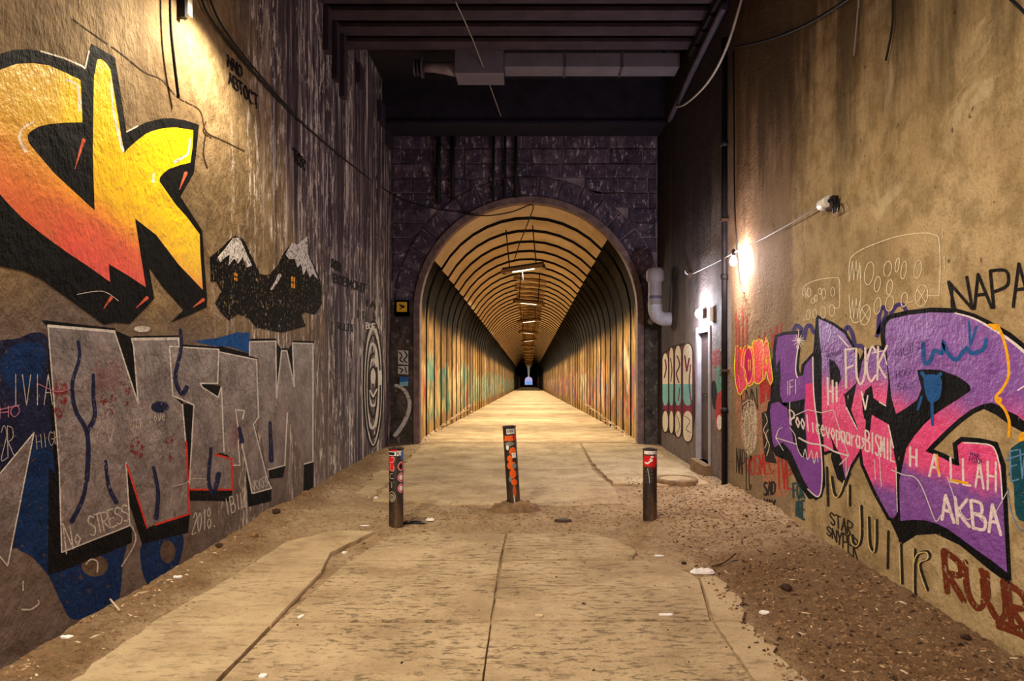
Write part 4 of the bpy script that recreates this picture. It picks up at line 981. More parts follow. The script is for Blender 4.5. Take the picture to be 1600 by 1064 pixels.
# loose words on the bare plaster
a = Rr(); a.text('NAPA', [(1482, 440), (1606, 408), (1610, 478), (1492, 484)], 5.0, 0.12); a.stroke([(1487, 445), (1487, 480)], 4); a.build('graffiti_words', PR('spray_black_word', (26, 20, 16), 0.03))
a = Rr(); a.text('STAR', [(1296, 800), (1332, 816), (1330, 838), (1298, 818)], 2.3, .25); a.text('SNYPER', [(1292, 822), (1340, 842), (1340, 876), (1292, 834)], 2.3, .25); a.build('graffiti_words', PR('spray_grey_word', (48, 38, 28), 0.12))
JU = ([(1346, 790), (1347, 835), (1342, 852), (1334, 848), (1332, 836)], [(1358, 808), (1360, 850), (1367, 862), (1370, 848), (1370, 812)], [(1300, 745), (1304, 770), (1310, 776), (1316, 768), (1322, 750)], [(1328, 758), (1328, 790)], [(1430, 858), (1430, 922), (1432, 930)], [(1430, 880), (1436, 865), (1450, 862), (1452, 872), (1438, 882), (1450, 922)], [(1408, 850), (1410, 912)], [(1388, 830), (1387, 888)], [(1292, 730), (1294, 790)])
a = Rr()
for pts in JU: a.stroke(pts, 4.0)
a.build('graffiti_words', PR('spray_black_loop', (40, 32, 24), 0.12))
a = Rr()
for pts in JU[:7]: a.stroke([(x - 3, y + 1) for x, y in pts], 1.8)
a.build('graffiti_words', PR('spray_cream_loop', (214, 186, 128), 0.1))
a = Rr(); a.text('RUUR', [(1474, 860), (1600, 925), (1606, 992), (1480, 925)], 9.5, 0.3); a.stroke([(1560, 975), (1600, 990), (1640, 1020)], 16); a.build('graffiti_words', PR('spray_rust_red', (108, 46, 22), 0.30))
a = Rr(); a.fill([(1580, 700), (1640, 690), (1640, 800), (1592, 812), (1584, 760)], True); a.build('graffiti_backdrop', PR('spray_deep_teal', (16, 70, 84), 0.1)); a = Rr(); a.text('EW', [(1578, 705), (1606, 700), (1606, 745), (1580, 752)], 2.4); a.stroke([(1572, 718), (1604, 708)], 2.5); a.stroke([(1574, 762), (1580, 800), (1592, 826), (1600, 828)], 1.4); a.build('graffiti_tags', PR('spray_pale_blue', (90, 130, 170), 0.15))
# bubble word
KO = [(1150, 542), (1153, 541), (1157, 545), (1161, 545), (1166, 539.5), (1172, 542), (1175, 545), (1176, 538), (1178, 532.6), (1182, 533), (1186, 530), (1191, 532.6), (1193.5, 541), (1197, 527), (1200, 536), (1207, 594), (1204, 600), (1200.7, 593), (1198, 581), (1196, 581), (1194.7, 591), (1191, 594), (1185.6, 599), (1181, 599), (1178, 593.5), (1175, 600), (1170.6, 602.6), (1167, 600), (1165, 605.6), (1161, 609), (1157, 616), (1154, 614), (1150, 600), (1148, 573)]
t = NT('spray_hot'); x, y, z = t.xyz(); HOT = t.bsdf(t.ramp(t.rng(t.math('ADD', z, t.math('MULTIPLY', y, -.25)), -0.65, -.05), [(0, c3(220, 10, 84)), (.5, c3(240, 30, 44)), (1, c3(248, 84, 14))]), .5, plaster_relief(t, 'R'))
a = Rr(); a.stroke(KO, 2.6, False, True); a.build('graffiti_outline', PR('spray_lime', (222, 226, 40), 0.0))
a = Rr(); a.fill(KO); kod = a.build('graffiti_letters', HOT)
a = Rr(); a.disc(1169.3, 571, 6.6, 27); a.build('graffiti_letters', PR('spray_magenta', (190, 8, 96), 0.0), kod)
a = Rr(); a.ring(1169.3, 571, 7.2, 28, 1.1); a.stroke([(1161.6, 546), (1158.6, 558), (1158, 571)], 1.1); a.stroke([(1158, 572), (1164, 578), (1167, 599)], 1.1); a.stroke([(1156, 544), (1154, 580), (1156, 606)], .8); a.stroke([(1176, 541), (1178, 560), (1178.5, 593)], 1.2); a.stroke([(1193, 542), (1192, 570), (1191.5, 592)], 1.2); a.fill([(1195.8, 569), (1197, 554), (1199, 569)]); a.stroke([(1169, 562), (1170, 580)], .9); a.stroke([(1172, 562), (1172.6, 578)], .9)
a.build('graffiti_outline', PR('spray_lime_line', (236, 190, 60), 0), kod)
# chalk drawings of two buses
a = Rr()
a.stroke([(1327, 440), (1327, 415), (1333, 399), (1355, 386), (1400, 370), (1440, 364), (1460, 367), (1467, 376), (1469, 420), (1467, 462)], 1.6); a.stroke([(1345, 415), (1345, 480)], 1.2); a.stroke([(1327, 460), (1328, 485), (1333, 503), (1343, 502)], 1.4)
for y0 in (420, 480): a.stroke([(1328, y0 + 18), (1332, y0 - 12), (1334, y0 + 18), (1338, y0 - 14), (1340, y0 + 18), (1343, y0 - 10), (1344, y0 + 16)], 1.0, False)
for (cx, cy, rx, ry) in ((1358, 427, 7, 18), (1371, 444, 4.5, 12), (1387, 420, 6, 12), (1402, 414, 3, 11), (1412, 422, 4, 14), (1434, 421, 5.5, 14), (1390, 449, 4.5, 12), (1352, 492, 8, 16), (1371, 478, 5, 13), (1390, 474, 6, 12), (1413, 468, 5, 11), (1440, 462, 9.5, 17)): a.ring(cx, cy, rx, ry, 1.3, .15)
for (cx, cy) in ((1352, 492), (1440, 462)): a.stroke([(cx - 6, cy - 10), (cx + 6, cy + 10)], 1.1); a.stroke([(cx + 6, cy - 10), (cx - 6, cy + 10)], 1.1)
a.stroke([(1450, 462), (1467, 462)], 1.2); a.stroke([(1419, 473), (1426, 471)], 1.2); a.stroke([(1475, 400), (1476, 420)], 1.2); a.stroke([(1473, 358), (1472, 372)], 1.0)
a.build('chalk_bus', PR('chalk_white', (224, 208, 176), 0.16, .08))
a = Rr(); a.stroke([(1254, 462), (1257, 447), (1275, 438), (1300, 434), (1311, 436), (1312, 460), (1311, 480), (1302, 481)], 1.3); a.stroke([(1255, 464), (1258, 450), (1259, 466), (1262, 450), (1263, 462)], .9, False)
for (cx, cy, rx, ry) in ((1264, 457, 3, 7), (1281, 455, 2.5, 5), (1287, 459, 3, 8), (1301, 456, 3, 7), (1270, 470, 2.5, 4), (1275, 466, 2, 5), (1263, 492, 3, 8), (1273, 490, 3, 7), (1286, 488, 4, 9), (1300, 485, 4, 9)): a.ring(cx, cy, rx, ry, 1.1)
a.build('chalk_bus', PR('chalk_white_small', (224, 208, 176), 0.16, .08))
# beyond the drainpipe: bubble letters, maroon and teal
a = Rr(); a.fill([(1034, 552), (1050, 540), (1068, 536), (1083, 545), (1086, 600), (1086, 650), (1082, 680), (1074, 692), (1066, 680), (1058, 684), (1048, 676), (1038, 676), (1034, 620)]); a.build('graffiti_shadow', PR('spray_dark_bubble', (48, 34, 34), 0.1))
a = Rr(); a.fill([(1035, 556), (1050, 545), (1068, 540), (1084, 548), (1085, 600), (1083, 655), (1060, 650), (1036, 640)]); bub = a.build('graffiti_letters', PR('spray_maroon', (126, 34, 60), 0.05))
COLS = ((1039.5, 4.4, 552, 675), (1049, 3.2, 543, 677), (1059.5, 4.6, 540, 683), (1074.5, 7.2, 537, 690))
def oval(cx, rx, y0, y1, k=10, up=True, dn=True):
    h = min(14, (y1 - y0) / 2); pts = []
    pts += [(cx - rx * math.cos(PI * i / k), y0 + h - h * math.sin(PI * i / k)) for i in range(k + 1)] if up else [(cx - rx, y0), (cx + rx, y0)]
    pts += [(cx + rx * math.cos(PI * i / k), y1 - h + h * math.sin(PI * i / k)) for i in range(k + 1)] if dn else [(cx + rx, y1), (cx - rx, y1)]
    return pts
a = Rr()
for cx, rx, y0, y1 in COLS: a.fill(oval(cx, rx, y0, 602, dn=False)); a.fill(oval(cx, rx, 642, y1))
a.build('graffiti_letters', PR('spray_cream_bubble', (214, 196, 170), 0.12), bub)
a = Rr()
for cx, rx, y0, y1 in COLS: a.fill(oval(cx, rx, 600, 634, up=False))
a.build('graffiti_letters', PR('spray_mint', (116, 172, 168), 0.10), bub)
a = Rr()
for pts, w in (([(1039, 562), (1041, 575), (1038, 590)], 2.2), ([(1047.5, 560), (1050, 578), (1048, 596)], 1.6), ([(1058, 556), (1062, 570), (1057, 584), (1061, 598)], 2.2), ([(1070, 556), (1073, 580), (1077, 560)], 2.6), ([(1079, 570), (1077, 600), (1080, 628)], 2.0), ([(1062, 606), (1060, 626)], 1.6)): a.stroke(pts, w)
a.build('graffiti_letters', PR('spray_maroon_line', (116, 32, 58), 0.0), bub)
a = Rr(); a.stroke([(1070, 650), (1078, 658), (1072, 670), (1079, 676)], 1.0); a.stroke([(1057, 648), (1062, 665), (1058, 676)], .9)
for cx, rx, y0, y1 in COLS: a.stroke(oval(cx, rx + .6, y0 - 1, y1 + 1), 1.4, False, True)
a.build('graffiti_outline', PR('spray_outline_bubble', (44, 30, 34), 0.05), bub)
a = Rr(); a.fill([(1112, 600), (1117, 596), (1120, 615), (1118, 640), (1113, 630)], True); a.build('graffiti_blot', PR('spray_blot', (28, 22, 24), .1)); a = Rr(); a.disc(1123, 578, 3.4, 10); a.fill([(1120, 592), (1128, 590), (1128, 618), (1121, 615)], True); a.build('graffiti_blot', PR('spray_blot_green', (86, 134, 110), .25)); a = Rr(); a.fill([(1120, 620), (1128, 612), (1130, 650), (1128, 668), (1121, 672), (1118, 650)], True); a.build('graffiti_blot', PR('spray_blot_red', (170, 54, 50), .2)); a = Rr(); a.disc(1124, 660, 4, 12); a.build('graffiti_blot', PR('spray_blot_white', (212, 196, 180), .15)); a = Rr(); a.fill([(1112, 552), (1124, 545), (1126, 570), (1114, 572)], True); a.build('graffiti_blot', PR('spray_wash_red', (150, 70, 66), .5))
# long drips of rusty wash near the drainpipe
a = Rr(); 
for xx, y0, y1 in ((1150, 490, 560), (1154, 500, 585), (1160, 480, 545), (1166, 495, 548)): a.stroke([(xx, y0), (xx + .6, (y0 + y1) / 2), (xx, y1)], [3.5, 2])
a.build('graffiti_drips', PR('wash_brick', (156, 84, 70), .35))

# ---------------------------------------------------------------- left pier of the portal
PPt = lambda nm, c, w=.12: paint(nm, c, None, w, .15)
a = Pp(); a.fill([(622, 547), (638, 548), (638, 570), (622, 569)]); a.fill([(622, 572), (638, 572), (638, 585), (622, 584)]); pst = a.build('paste_up', PPt('pasted_paper', (196, 188, 172), .2))
a = Pp()
for (p) in ([(624, 550), (628, 556), (625, 562), (630, 566)], [(632, 549), (636, 556), (631, 562), (636, 567)], [(624, 575), (630, 578), (626, 582)], [(633, 574), (635, 582)]): a.stroke(p, 2.0)
a.build('paste_up_print', PPt('pasted_print', (34, 30, 30), .05), pst)
a = Pp(); a.fill([(624, 588), (639, 590), (638, 596), (625, 597)]); a.build('graffiti_blot', PPt('pier_blue', (40, 96, 160))); a = Pp(); a.fill([(624, 597), (638, 596), (637, 603), (626, 603)]); a.build('graffiti_blot', PPt('pier_mint', (120, 180, 186)))
a = Pp(); a.stroke([(618, 602), (628, 606), (637, 618), (640, 635), (634, 655), (624, 672), (617, 680)], [5, 7]); a.build('graffiti_crescent', PPt('pier_white', (190, 182, 172), .3))

# ================================================================== THINGS
# ------------------------------------------------------------------ lamps of the tunnel
def tunnel_lamp():
    r = thing('tunnel_lamp', 'hanging strip lamp', 'lamp')
    L = 0.46
    # trough: two sloping cheeks, a back and end plates
    sh = MB()
    prof = [(-0.15, -0.07), (-0.05, 0.02), (0.05, 0.02), (0.15, -0.07), (0.145, -0.075), (0.045, 0.01), (-0.045, 0.01), (-0.145, -0.075)]
    vs = [(x, p[0], p[1]) for x in (-L, L) for p in prof]
    n = len(prof); sh.add(vs, [(i, (i + 1) % n, n + (i + 1) % n, n + i) for i in range(n)])
    sh.build('shade', M['shade'], r)
    MB().box(-L, L, -0.04, 0.04, 0.022, 0.06).build('gear_box', M['shade_dark'], r)
    for s in (-1, 1):
        MB().add([(s * L, -0.15, -0.072), (s * L, -0.05, 0.02), (s * L, 0.05, 0.02), (s * L, 0.15, -0.072), (s * (L + .01), -0.15, -0.072), (s * (L + .01), -0.05, 0.02), (s * (L + .01), 0.05, 0.02), (s * (L + .01), 0.15, -0.072)],
                 [(0, 1, 2, 3), (7, 6, 5, 4), (0, 4, 5, 1), (1, 5, 6, 2), (2, 6, 7, 3), (3, 7, 4, 0)]).build('end_plate', M['shade_dark'], r)
        MB().tube([(s * 0.30, 0, 0.05), (s * 0.30, 0, 0.86)], 0.014, 6).build('rod', M['black'], r)
    MB().tube([(-0.24, 0, -0.045), (0.24, 0, -0.045)], 0.024, 10).build('tube', M['tube'], r)
    return r
lp = tunnel_lamp()
ordinal = ['first', 'second', 'third', 'fourth', 'fifth', 'sixth']
for i in range(58):
    o = lp if i == 0 else None
    y = 14.95 + i * 6.3
    loc = (-0.12 if i == 0 else 0.0, y, Z_S + R_T - 0.98 + tz(y))
    if i == 0: o = lp
    elif i < 14: o = copy_tree(lp)
    else:      # a few pixels at most: one small mesh each
        if i == 14:
            fm = MB().box(-0.22, 0.22, -0.08, 0.08, 0.0, 0.03)
            fo = fm.build('tunnel_lamp', M['tube_far']); o = fo
        else: o = fo.copy(); COL.objects.link(o)
    o.location = loc; o.rotation_euler = (0, 0.06 if i % 2 else -0.10, 0.30 if i % 2 else -0.32)
    if i < 6:
        tag(o, {0: 'nearest strip lamp, large, hung on two rods just inside the arch', 1: 'second strip lamp into the tunnel, hung behind the nearest one', 2: 'third strip lamp from the portal along the tunnel crown',
                3: 'fourth strip lamp from the portal along the tunnel crown', 4: 'fifth strip lamp from the portal along the tunnel crown', 5: 'sixth strip lamp from the portal along the tunnel crown'}[i], 'lamp', 'strip lamps along the tunnel crown')
    else:
        tag(o, 'tiny distant strip lamp beyond the sixth in the tunnel crown row', 'lamp', 'strip lamps along the tunnel crown')
    if i < 26:
        p, c = LAMP['tunnel_first'] if i == 0 else LAMP['tunnel']
        p *= 1.0 if i < 7 else (0.6 if i < 10 else 0.3)
        a = light('lamp_light', 'AREA', p, c, o, (0, 0, -0.085), shape='RECTANGLE', size=0.85, size_y=0.2)
MB().tube([(-0.02, 0, -0.07), (-0.02, 0, -0.42)], 0.004, 6).build('pull_cord', M['black'], lp)

# glowing panel added for the blue light of the tunnel's far mouth
ex = MB().box(-1.6, 1.6, 0, 0.2, 0.1, 1.9).build('exit_panel', M['exit_glow'], None, (0, Y_END + 1.0, tz(Y_END)))
tag(ex, 'tiny blue glow at the far end of the tunnel', 'light')

# ------------------------------------------------------------------ assumed flood lamps on the left wall (unseen, out of the picture)
def flood(y, z, power, col, label, yaw, tilt, ang):  # builds an assumed, unseen lamp with a made-up fixture
    r = thing('assumed_flood_lamp', label, 'lamp', (XL, y, z), 'assumed flood lamps on the left wall')
    MB().box(0, 0.03, -0.08, 0.08, -0.12, 0.12).build('wall_plate', M['rust'], r)
    MB().tube([(0.02, 0, 0), (0.30, 0, 0.10), (0.46, 0, 0.08)], 0.022, 8).build('arm', M['rust'], r)
    h = MB().lathe([(0.02, 0.12), (0.06, 0.10), (0.09, 0.02), (0.17, -0.06), (0.165, -0.06), (0.085, 0.015), (0.01, 0.06)], 20, (0.50, 0, 0.05))
    h.build('hood', M['shade_dark'], r)
    MB().lathe([(0.005, -0.07), (0.045, -0.05), (0.05, -0.01), (0.02, 0.04)], 14, (0.50, 0, 0.05)).build('lamp_bulb', M['assumed_flood_glow'], r)
    l = light('lamp_light', 'SPOT', power, col, r, (0.50, 0, -0.10), shadow_soft_size=0.06, spot_size=math.radians(ang), spot_blend=0.55)
    l.rotation_euler = (tilt, yaw, 0)
    return r
flood(5.25, 4.42, LAMP['assumed_flood_front'][0], LAMP['assumed_flood_front'][1], 'assumed hooded wall lamp on the left wall above the picture', -0.12, 0.0, 158)  # assumed from the warm light on the walls; fixture itself unseen
flood(0.4, 4.6, LAMP['assumed_flood_back'][0], LAMP['assumed_flood_back'][1], 'assumed hooded wall lamp on the left wall behind the viewpoint', -0.36, 0.10, 152)  # unseen lamp, assumed and added to light the near right wall and floor

# ------------------------------------------------------------------ bare bulb and door lamp on the right wall
pb = wr(1146, 405, 0.11)
b = thing('bare_bulb', 'glaring bare bulb hung from the string beside the drainpipe', 'lamp', pb)
MB().lathe([(0.004, -0.075), (0.028, -0.065), (0.040, -0.035), (0.036, -0.005), (0.018, 0.03), (0.016, 0.045)], 16).build('glass', M['bulb'], b)
MB().lathe([(0.018, 0.04), (0.022, 0.05), (0.022, 0.10), (0.008, 0.115), (0.001, 0.12)], 12).build('holder', M['black'], b)
light('bulb_light', 'POINT', LAMP['bulb'][0], LAMP['bulb'][1], b, (0, 0, -0.03), shadow_soft_size=0.045)
pd = wr(1099, 490, 0.02)
d = thing('door_lamp', 'blue-white bulkhead lamp glaring above the door', 'lamp', pd)
MB().box(-0.03, 0.02, -0.09, 0.09, -0.06, 0.06).build('back_plate', M['rust'], d)
gl = MB().lathe([(0.07, 0.0), (0.066, 0.03), (0.05, 0.06), (0.02, 0.075), (0.002, 0.078)], 18)
g = gl.build('globe', M['door_glow'], d); g.rotation_euler = (0, -PI / 2, 0); g.location = (-0.03, 0, 0)
light('door_light', 'POINT', LAMP['door'][0], LAMP['door'][1], d, (-0.14, 0, -0.01), shadow_soft_size=0.06)
sw = thing('switch_box', 'small white box on the wall right of the door lamp', 'box', wr(1113.5, 491, 0.0))
MB().box(-0.05, 0.0, -0.035, 0.035, -0.09, 0.09).build('casing', M['white_plastic'], sw)
MB().box(-0.056, -0.049, -0.012, 0.012, -0.02, 0.03).build('toggle', M['wire_grey'], sw)

# ------------------------------------------------------------------ drainpipe, vent, duct
dp = thing('drainpipe', 'black drainpipe running down the right wall by the bare bulb', 'pipe', (XR - 0.05, 8.45, 0))
MB().tube([(0, 0, -0.02), (0, 0, 5.4)], 0.036, 14).build('pipe', M['pipe_black'], dp)
for z in (0.9, 2.5, 4.1): MB().tube([(0, 0, z), (0, 0, z + 0.07)], 0.045, 14).build('collar', M['pipe_black'], dp)
for z in (1.4, 3.2): MB().box(-0.045, 0.05, -0.045, 0.045, z, z + 0.03).build('bracket', M['rust'], dp)

vt = thing('vent_pipe', 'grey capped vent pipe with an elbow into the right wall', 'pipe', (2.14, 11.9, 2.3))
MB().lathe([(0.115, 0.16), (0.115, 0.62)], 20).build('stack', M['pvc'], vt)
MB().lathe([(0.118, 0.56), (0.150, 0.60), (0.150, 0.74), (0.120, 0.80), (0.001, 0.82)], 20).build('cap', M['pvc'], vt)
MB().lathe([(0.122, 0.28), (0.122, 0.33)], 20).build('joint_band', M['duct_edge'], vt)
el = [(0, 0, 0.18)] + [(0.16 - 0.16 * math.cos(a), 0, 0.10 - 0.16 * math.sin(a)) for a in [PI / 2 * k / 6 for k in range(7)]] + [(0.28, 0, -0.06)]
MB().tube(el, 0.118, 18, False).build('elbow', M['galv'], vt)
vh = tag(MB().lathe([(0.001, -0.03), (0.05, -0.025), (0.065, 0.0), (0.065, 0.02)], 20).build('round_vent', M['galv'], None, wp(1017.5, 502, 0.07)),
         'small round metal cover on the pier left of the vent elbow', 'cover')
vh.rotation_euler = (PI / 2, 0, 0); vh.rotation_euler = (-PI / 2, 0, 0)

YD = 10.62
du = thing('air_duct', 'grey sheet-metal air duct slung under the ceiling beams', 'duct', (0, YD, 5.5))
def dz(v, y=YD): return CAMZ + (VV - v) / F * y - 5.5
def dx(u, y=YD): return (u - VU) / F * y
MB().box(dx(712), dx(787), -0.10, 0.36, dz(114, YD - .1), dz(78, YD - .1)).build('fan_box', M['duct'], du)
for a, bb in ((788, 882), (884, 971), (973, 1062)):
    MB().box(dx(a), dx(bb), 0.0, 0.36, dz(104), dz(83)).build('duct_section', M['duct'], du)
for u in (883, 972): MB().box(dx(u) - 0.02, dx(u) + 0.02, -0.015, 0.375, dz(105.5), dz(81)).build('flange', M['duct_edge'], du)
MB().tube([(dx(712), 0.1, dz(104)), (dx(690), 0.1, dz(102)), (dx(676), 0.1, dz(101)), (dx(660), 0.1, dz(101))], [0.11, 0.085, 0.075, 0.07], 16).build('inlet_pipe', M['pvc'], du)
for u, rr in ((658, 0.16), (652, 0.12), (646, 0.13)): MB().tube([(dx(u) - 0.015, 0.1, dz(101)), (dx(u) + 0.015, 0.1, dz(101))], rr, 18).build('flange', M['duct_edge'], du)
for u in (720, 780, 930, 1040): MB().tube([(dx(u), 0.12, dz(84)), (dx(u), 0.12, ZC - 5.5)], 0.012, 6).build('hanger', M['rust'], du)

# ------------------------------------------------------------------ cables
def smooth_pts(pts, k=6):
    P = [Vector(p) for p in pts]
    if len(P) < 3: return P
    out = []
    for i in range(len(P) - 1):
        p0 = P[max(i - 1, 0)]; p1 = P[i]; p2 = P[i + 1]; p3 = P[min(i + 2, len(P) - 1)]
        for q in range(k):
            t = q / k; t2 = t * t; t3 = t2 * t
            out.append(0.5 * (2 * p1 + (p2 - p0) * t + (2 * p0 - 5 * p1 + 4 * p2 - p3) * t2 + (3 * p1 - p0 - 3 * p2 + p3) * t3))
    return out + [P[-1]]
def cable(pts, r, mat, label, name='cable', cat='cable', group=None):
    return tag(MB().tube(smooth_pts(pts), r, 6).build(name, mat), label, cat, group)
cable([wl(264, -130, .03), wl(266, -30, .05), wl(267, 40, .05), wl(272, 95, .05), wl(279, 153, .04)], 0.011, M['black'], 'short black cable end hanging beside the yellow graffiti letter')
cable([wl(262, -120, .03), wl(308, -20, .03), wl(330, 30, .03), wl(385, 100, .03), wl(435, 155, .03), wl(490, 208, .03), wl(555, 262, .03), wl(604, 298, .03), wp(660, 322, .10), wp(740, 334, .12)], 0.010, M['black'],
      'lower black cable sagging along the left wall towards the arch')
cable([wl(268, -125, .035), wl(320, -20, .035), wl(350, 45, .035), wl(410, 122, .035), wl(460, 178, .035)], 0.009, M['black'], 'upper short black cable beside the longer one on the left wall')
cable([at(712, 3, 8.62), at(745, 78, 10.0), at(791, 205, 12.95)], 0.008, M['wire_grey'], 'thin pale wire slanting from ceiling to portal stones', 'wire', 'wire')
cable([wr(1132, 10, .06), wr(1085, 105, .06), wr(1046, 188, .06)], 0.045, M['duct_edge'], 'straight grey conduit along the top of the right wall', 'conduit', 'pipe')
cable([wr(1160, -6, .05), wr(1135, 75, .12), wr(1105, 130, .15), wr(1070, 163, .12), wr(1052, 166, .05)], 0.016, M['wire_grey'], 'pale cable looping below the conduit on the right wall')
cable([wr(1147, 74, .03), wr(1200, 62, .03), wr(1260, 38, .03), wr(1330, -5, .03), wr(1400, -60, .03), wr(1450, -160, .03), wr(1480, -700, .03)], 0.012, M['black'], 'dark cable sagging across the upper right wall')
cable([wr(1345, -395, .03), wr(1342, -30, .03), wr(1340, 20, .03), wr(1334, 87, .03)], 0.006, M['wire_grey'], 'thin pale wire end hanging down the upper right wall', 'wire', 'wire')
cable([wr(1398, -500, .03), wr(1395, -30, .03), wr(1394, 40, .03), wr(1384, 95, .03)], 0.007, M['black'], 'thin dark wire end hanging right of the pale one', 'wire', 'wire')
cable([wr(1480, -690, .03), wr(1540, -120, .03), wr(1570, -18, .03), wr(1590, 8, .03), wr(1625, 40, .03), wr(1700, 80, .03), wr(1900, 60, .03), wr(2600, -600, .03)], 0.008, M['black'], 'dark cable crossing the upper right corner of the picture')
cable([wr(1286, 318, .05), wr(1240, 346, .04), wr(1195, 371, .04), wr(1152, 392, .10), wr(1125, 407, .05), wr(1082, 428, .06)], 0.007, M['wire_grey'], 'taut string carrying the bare bulb along the right wall', 'string', 'string')
cable([wr(1146, 80, .12), wr(1147, 200, .12), wr(1148, 320, .12), wr(1152, 400, .05), wr(1157, 445, .03), wr(1163, 458, .03)], 0.008, M['black'], 'black lead running down beside the drainpipe')
cable([wr(1049, 175, .04), wr(1049, 300, .04), wr(1049, 420, .04), wr(1045, 486, .04)], 0.012, M['pipe_black'], 'thin vertical cable behind the vent pipe on the right wall')
cable([wp(722, 334, .14), wp(760, 337, .14), wp(800, 331, .14), wp(832, 320, .10), at(826, 345, 13.6), at(812, 380, 14.3), at(804, 405, 14.85)], 0.011, M['black'], 'black cable drooping from the arch crown to the nearest strip lamp')

for (u, v1, r_, nm) in ((685, 318, .045, 'leftmost black pipe down the stones above the arch'), (707, 312, .04, 'second black pipe from the left above the arch'), (771, 312, .028, 'thin black pipe left of the arch crown, leftmost of three'), (789, 310, .024, 'thinnest black pipe near the arch crown, middle of three'), (806, 309, .03, 'black pipe nearest the arch crown, rightmost of three')):
    p_ = wp(u, 198, .09); q_ = wp(u, v1, .09)
    cable([p_, q_], r_, M['black'], nm, 'black_pipe', 'pipe', 'black pipes down the portal stones')
wh = thing('cable_anchor', 'white insulator on a dark bracket holding the bulb string', 'bracket', wr(1305, 318, 0.0))
p0 = wr(1305, 318, 0)
def loc(u, v, d): return wr(u, v, d) - p0
MB().box(-0.05, 0.0, -0.06, 0.06, -0.05, 0.05).build('bracket', M['rust'], wh)
MB().tube([loc(1284, 321, .05), loc(1296, 314, .05)], 0.045, 12).build('insulator', M['white_plastic'], wh)
MB().tube([loc(1296, 314, .05), loc(1308, 310, .03)], 0.018, 8).build('clamp', M['black'], wh)
for k, (a, c2) in enumerate((((1300, 312), (1302, 332)), ((1304, 313), (1305, 330)), ((1309, 311), (1309, 329)))):
    MB().tube(smooth_pts([loc(a[0], a[1], .06), loc((a[0] + c2[0]) / 2 + 2, (a[1] + c2[1]) / 2, .08), loc(c2[0], c2[1], .05)]), 0.009, 6).build('loose_end', M['black'], wh)
hk = thing('wall_hook', 'small iron hook holding the far end of the bulb string', 'hook', wr(1081, 429, 0))
MB().box(-0.06, 0, -0.05, 0.05, -0.05, 0.02).build('plate', M['rust'], hk)
MB().tube([(-0.05, 0, 0), (-0.09, 0, 0.02), (-0.10, 0, 0.06)], 0.012, 6).build('hook', M['galv'], hk)
jb = thing('junction_box', 'small pale junction box on a black strap high on the left wall', 'box', wl(285, 8, 0))
q = wl(285, 8, 0)
MB().add(*(lambda m: (m.v, m.f))(MB().box(0, 0.05, -0.035, 0.05, -0.07, 0.25))).build('casing', M['white_plastic'], jb)
MB().box(0, 0.055, -0.075, -0.03, -0.12, 0.28).build('strap', M['black'], jb)

# ------------------------------------------------------------------ warning sign on the left pier
sg = thing('camera_sign', 'yellow camera warning sign on a dark board on the left pier', 'sign', wp(628, 480, 0.05))
MB().box(-0.14, 0.14, 0.0, 0.02, -0.17, 0.14).build('board', M['duct_edge'], sg)
MB().box(-0.095, 0.095, -0.008, 0.0, -0.085, 0.095).build('plate', simple('sign_yellow', (226, 176, 40), 0.5, 0.08), sg)
ic = MB().prism([(-0.05, 0.05), (0.045, 0.015), (0.055, -0.008), (0.03, -0.03), (-0.02, 0.0), (-0.04, 0.02)][::-1], 0, 0.004, Matrix.Translation((0, -0.008, 0.01)) @ Matrix.Rotation(PI / 2, 4, 'X'))
ic.prism([(-0.05, -0.05), (-0.03, -0.03), (0.0, -0.01), (0.012, -0.02), (-0.02, -0.045), (-0.04, -0.06)], 0, 0.004, Matrix.Translation((0, -0.008, 0.01)) @ Matrix.Rotation(PI / 2, 4, 'X'))
ic.build('camera_symbol', M['black'], sg)

# ------------------------------------------------------------------ bollards
def bollard(u, v, y, ht, label, lean=(0, 0), foot=False, r=0.066, zb=0.0):
    p = Vector(((u - VU) / F * y, y, zb))
    b = thing('bollard', label, 'bollard', p, 'bollards across the tunnel approach')
    b.rotation_euler = (lean[0], lean[1], 0)
    MB().lathe([(r, -0.12), (r, ht - 0.004), (r - 0.002, ht), (r - 0.010, ht), (r - 0.011, ht - 0.01), (r - 0.011, ht - 0.10), (0.001, ht - 0.11)], 28).build('post', MPOST, b)
    MB().lathe([(r + 0.001, ht - 0.012), (r + 0.004, ht - 0.010), (r + 0.004, ht - 0.002), (r + 0.001, ht)], 28).build('rim', M['rust'], b)
    return b, r
t = NT('bollard_paint')
geo = t.P
n1 = t.noise(6, 6, 0.7, t.stretch(1, 1, 0.25)); n2 = t.noise(22, 6, 0.75, t.stretch(1, 1, 0.35))
col = t.ramp(n1, [(0.34, c3(16, 12, 10)), (0.52, c3(50, 37, 27)), (0.68, c3(112, 84, 56))])
col = t.mix(t.rng(n2, 0.60, 0.68, 0, 0.65), col, c3(120, 96, 66))
MPOST = t.bsdf(col, 0.5, t.bump(n2, 0.3, 0.01), 0, 0.4)
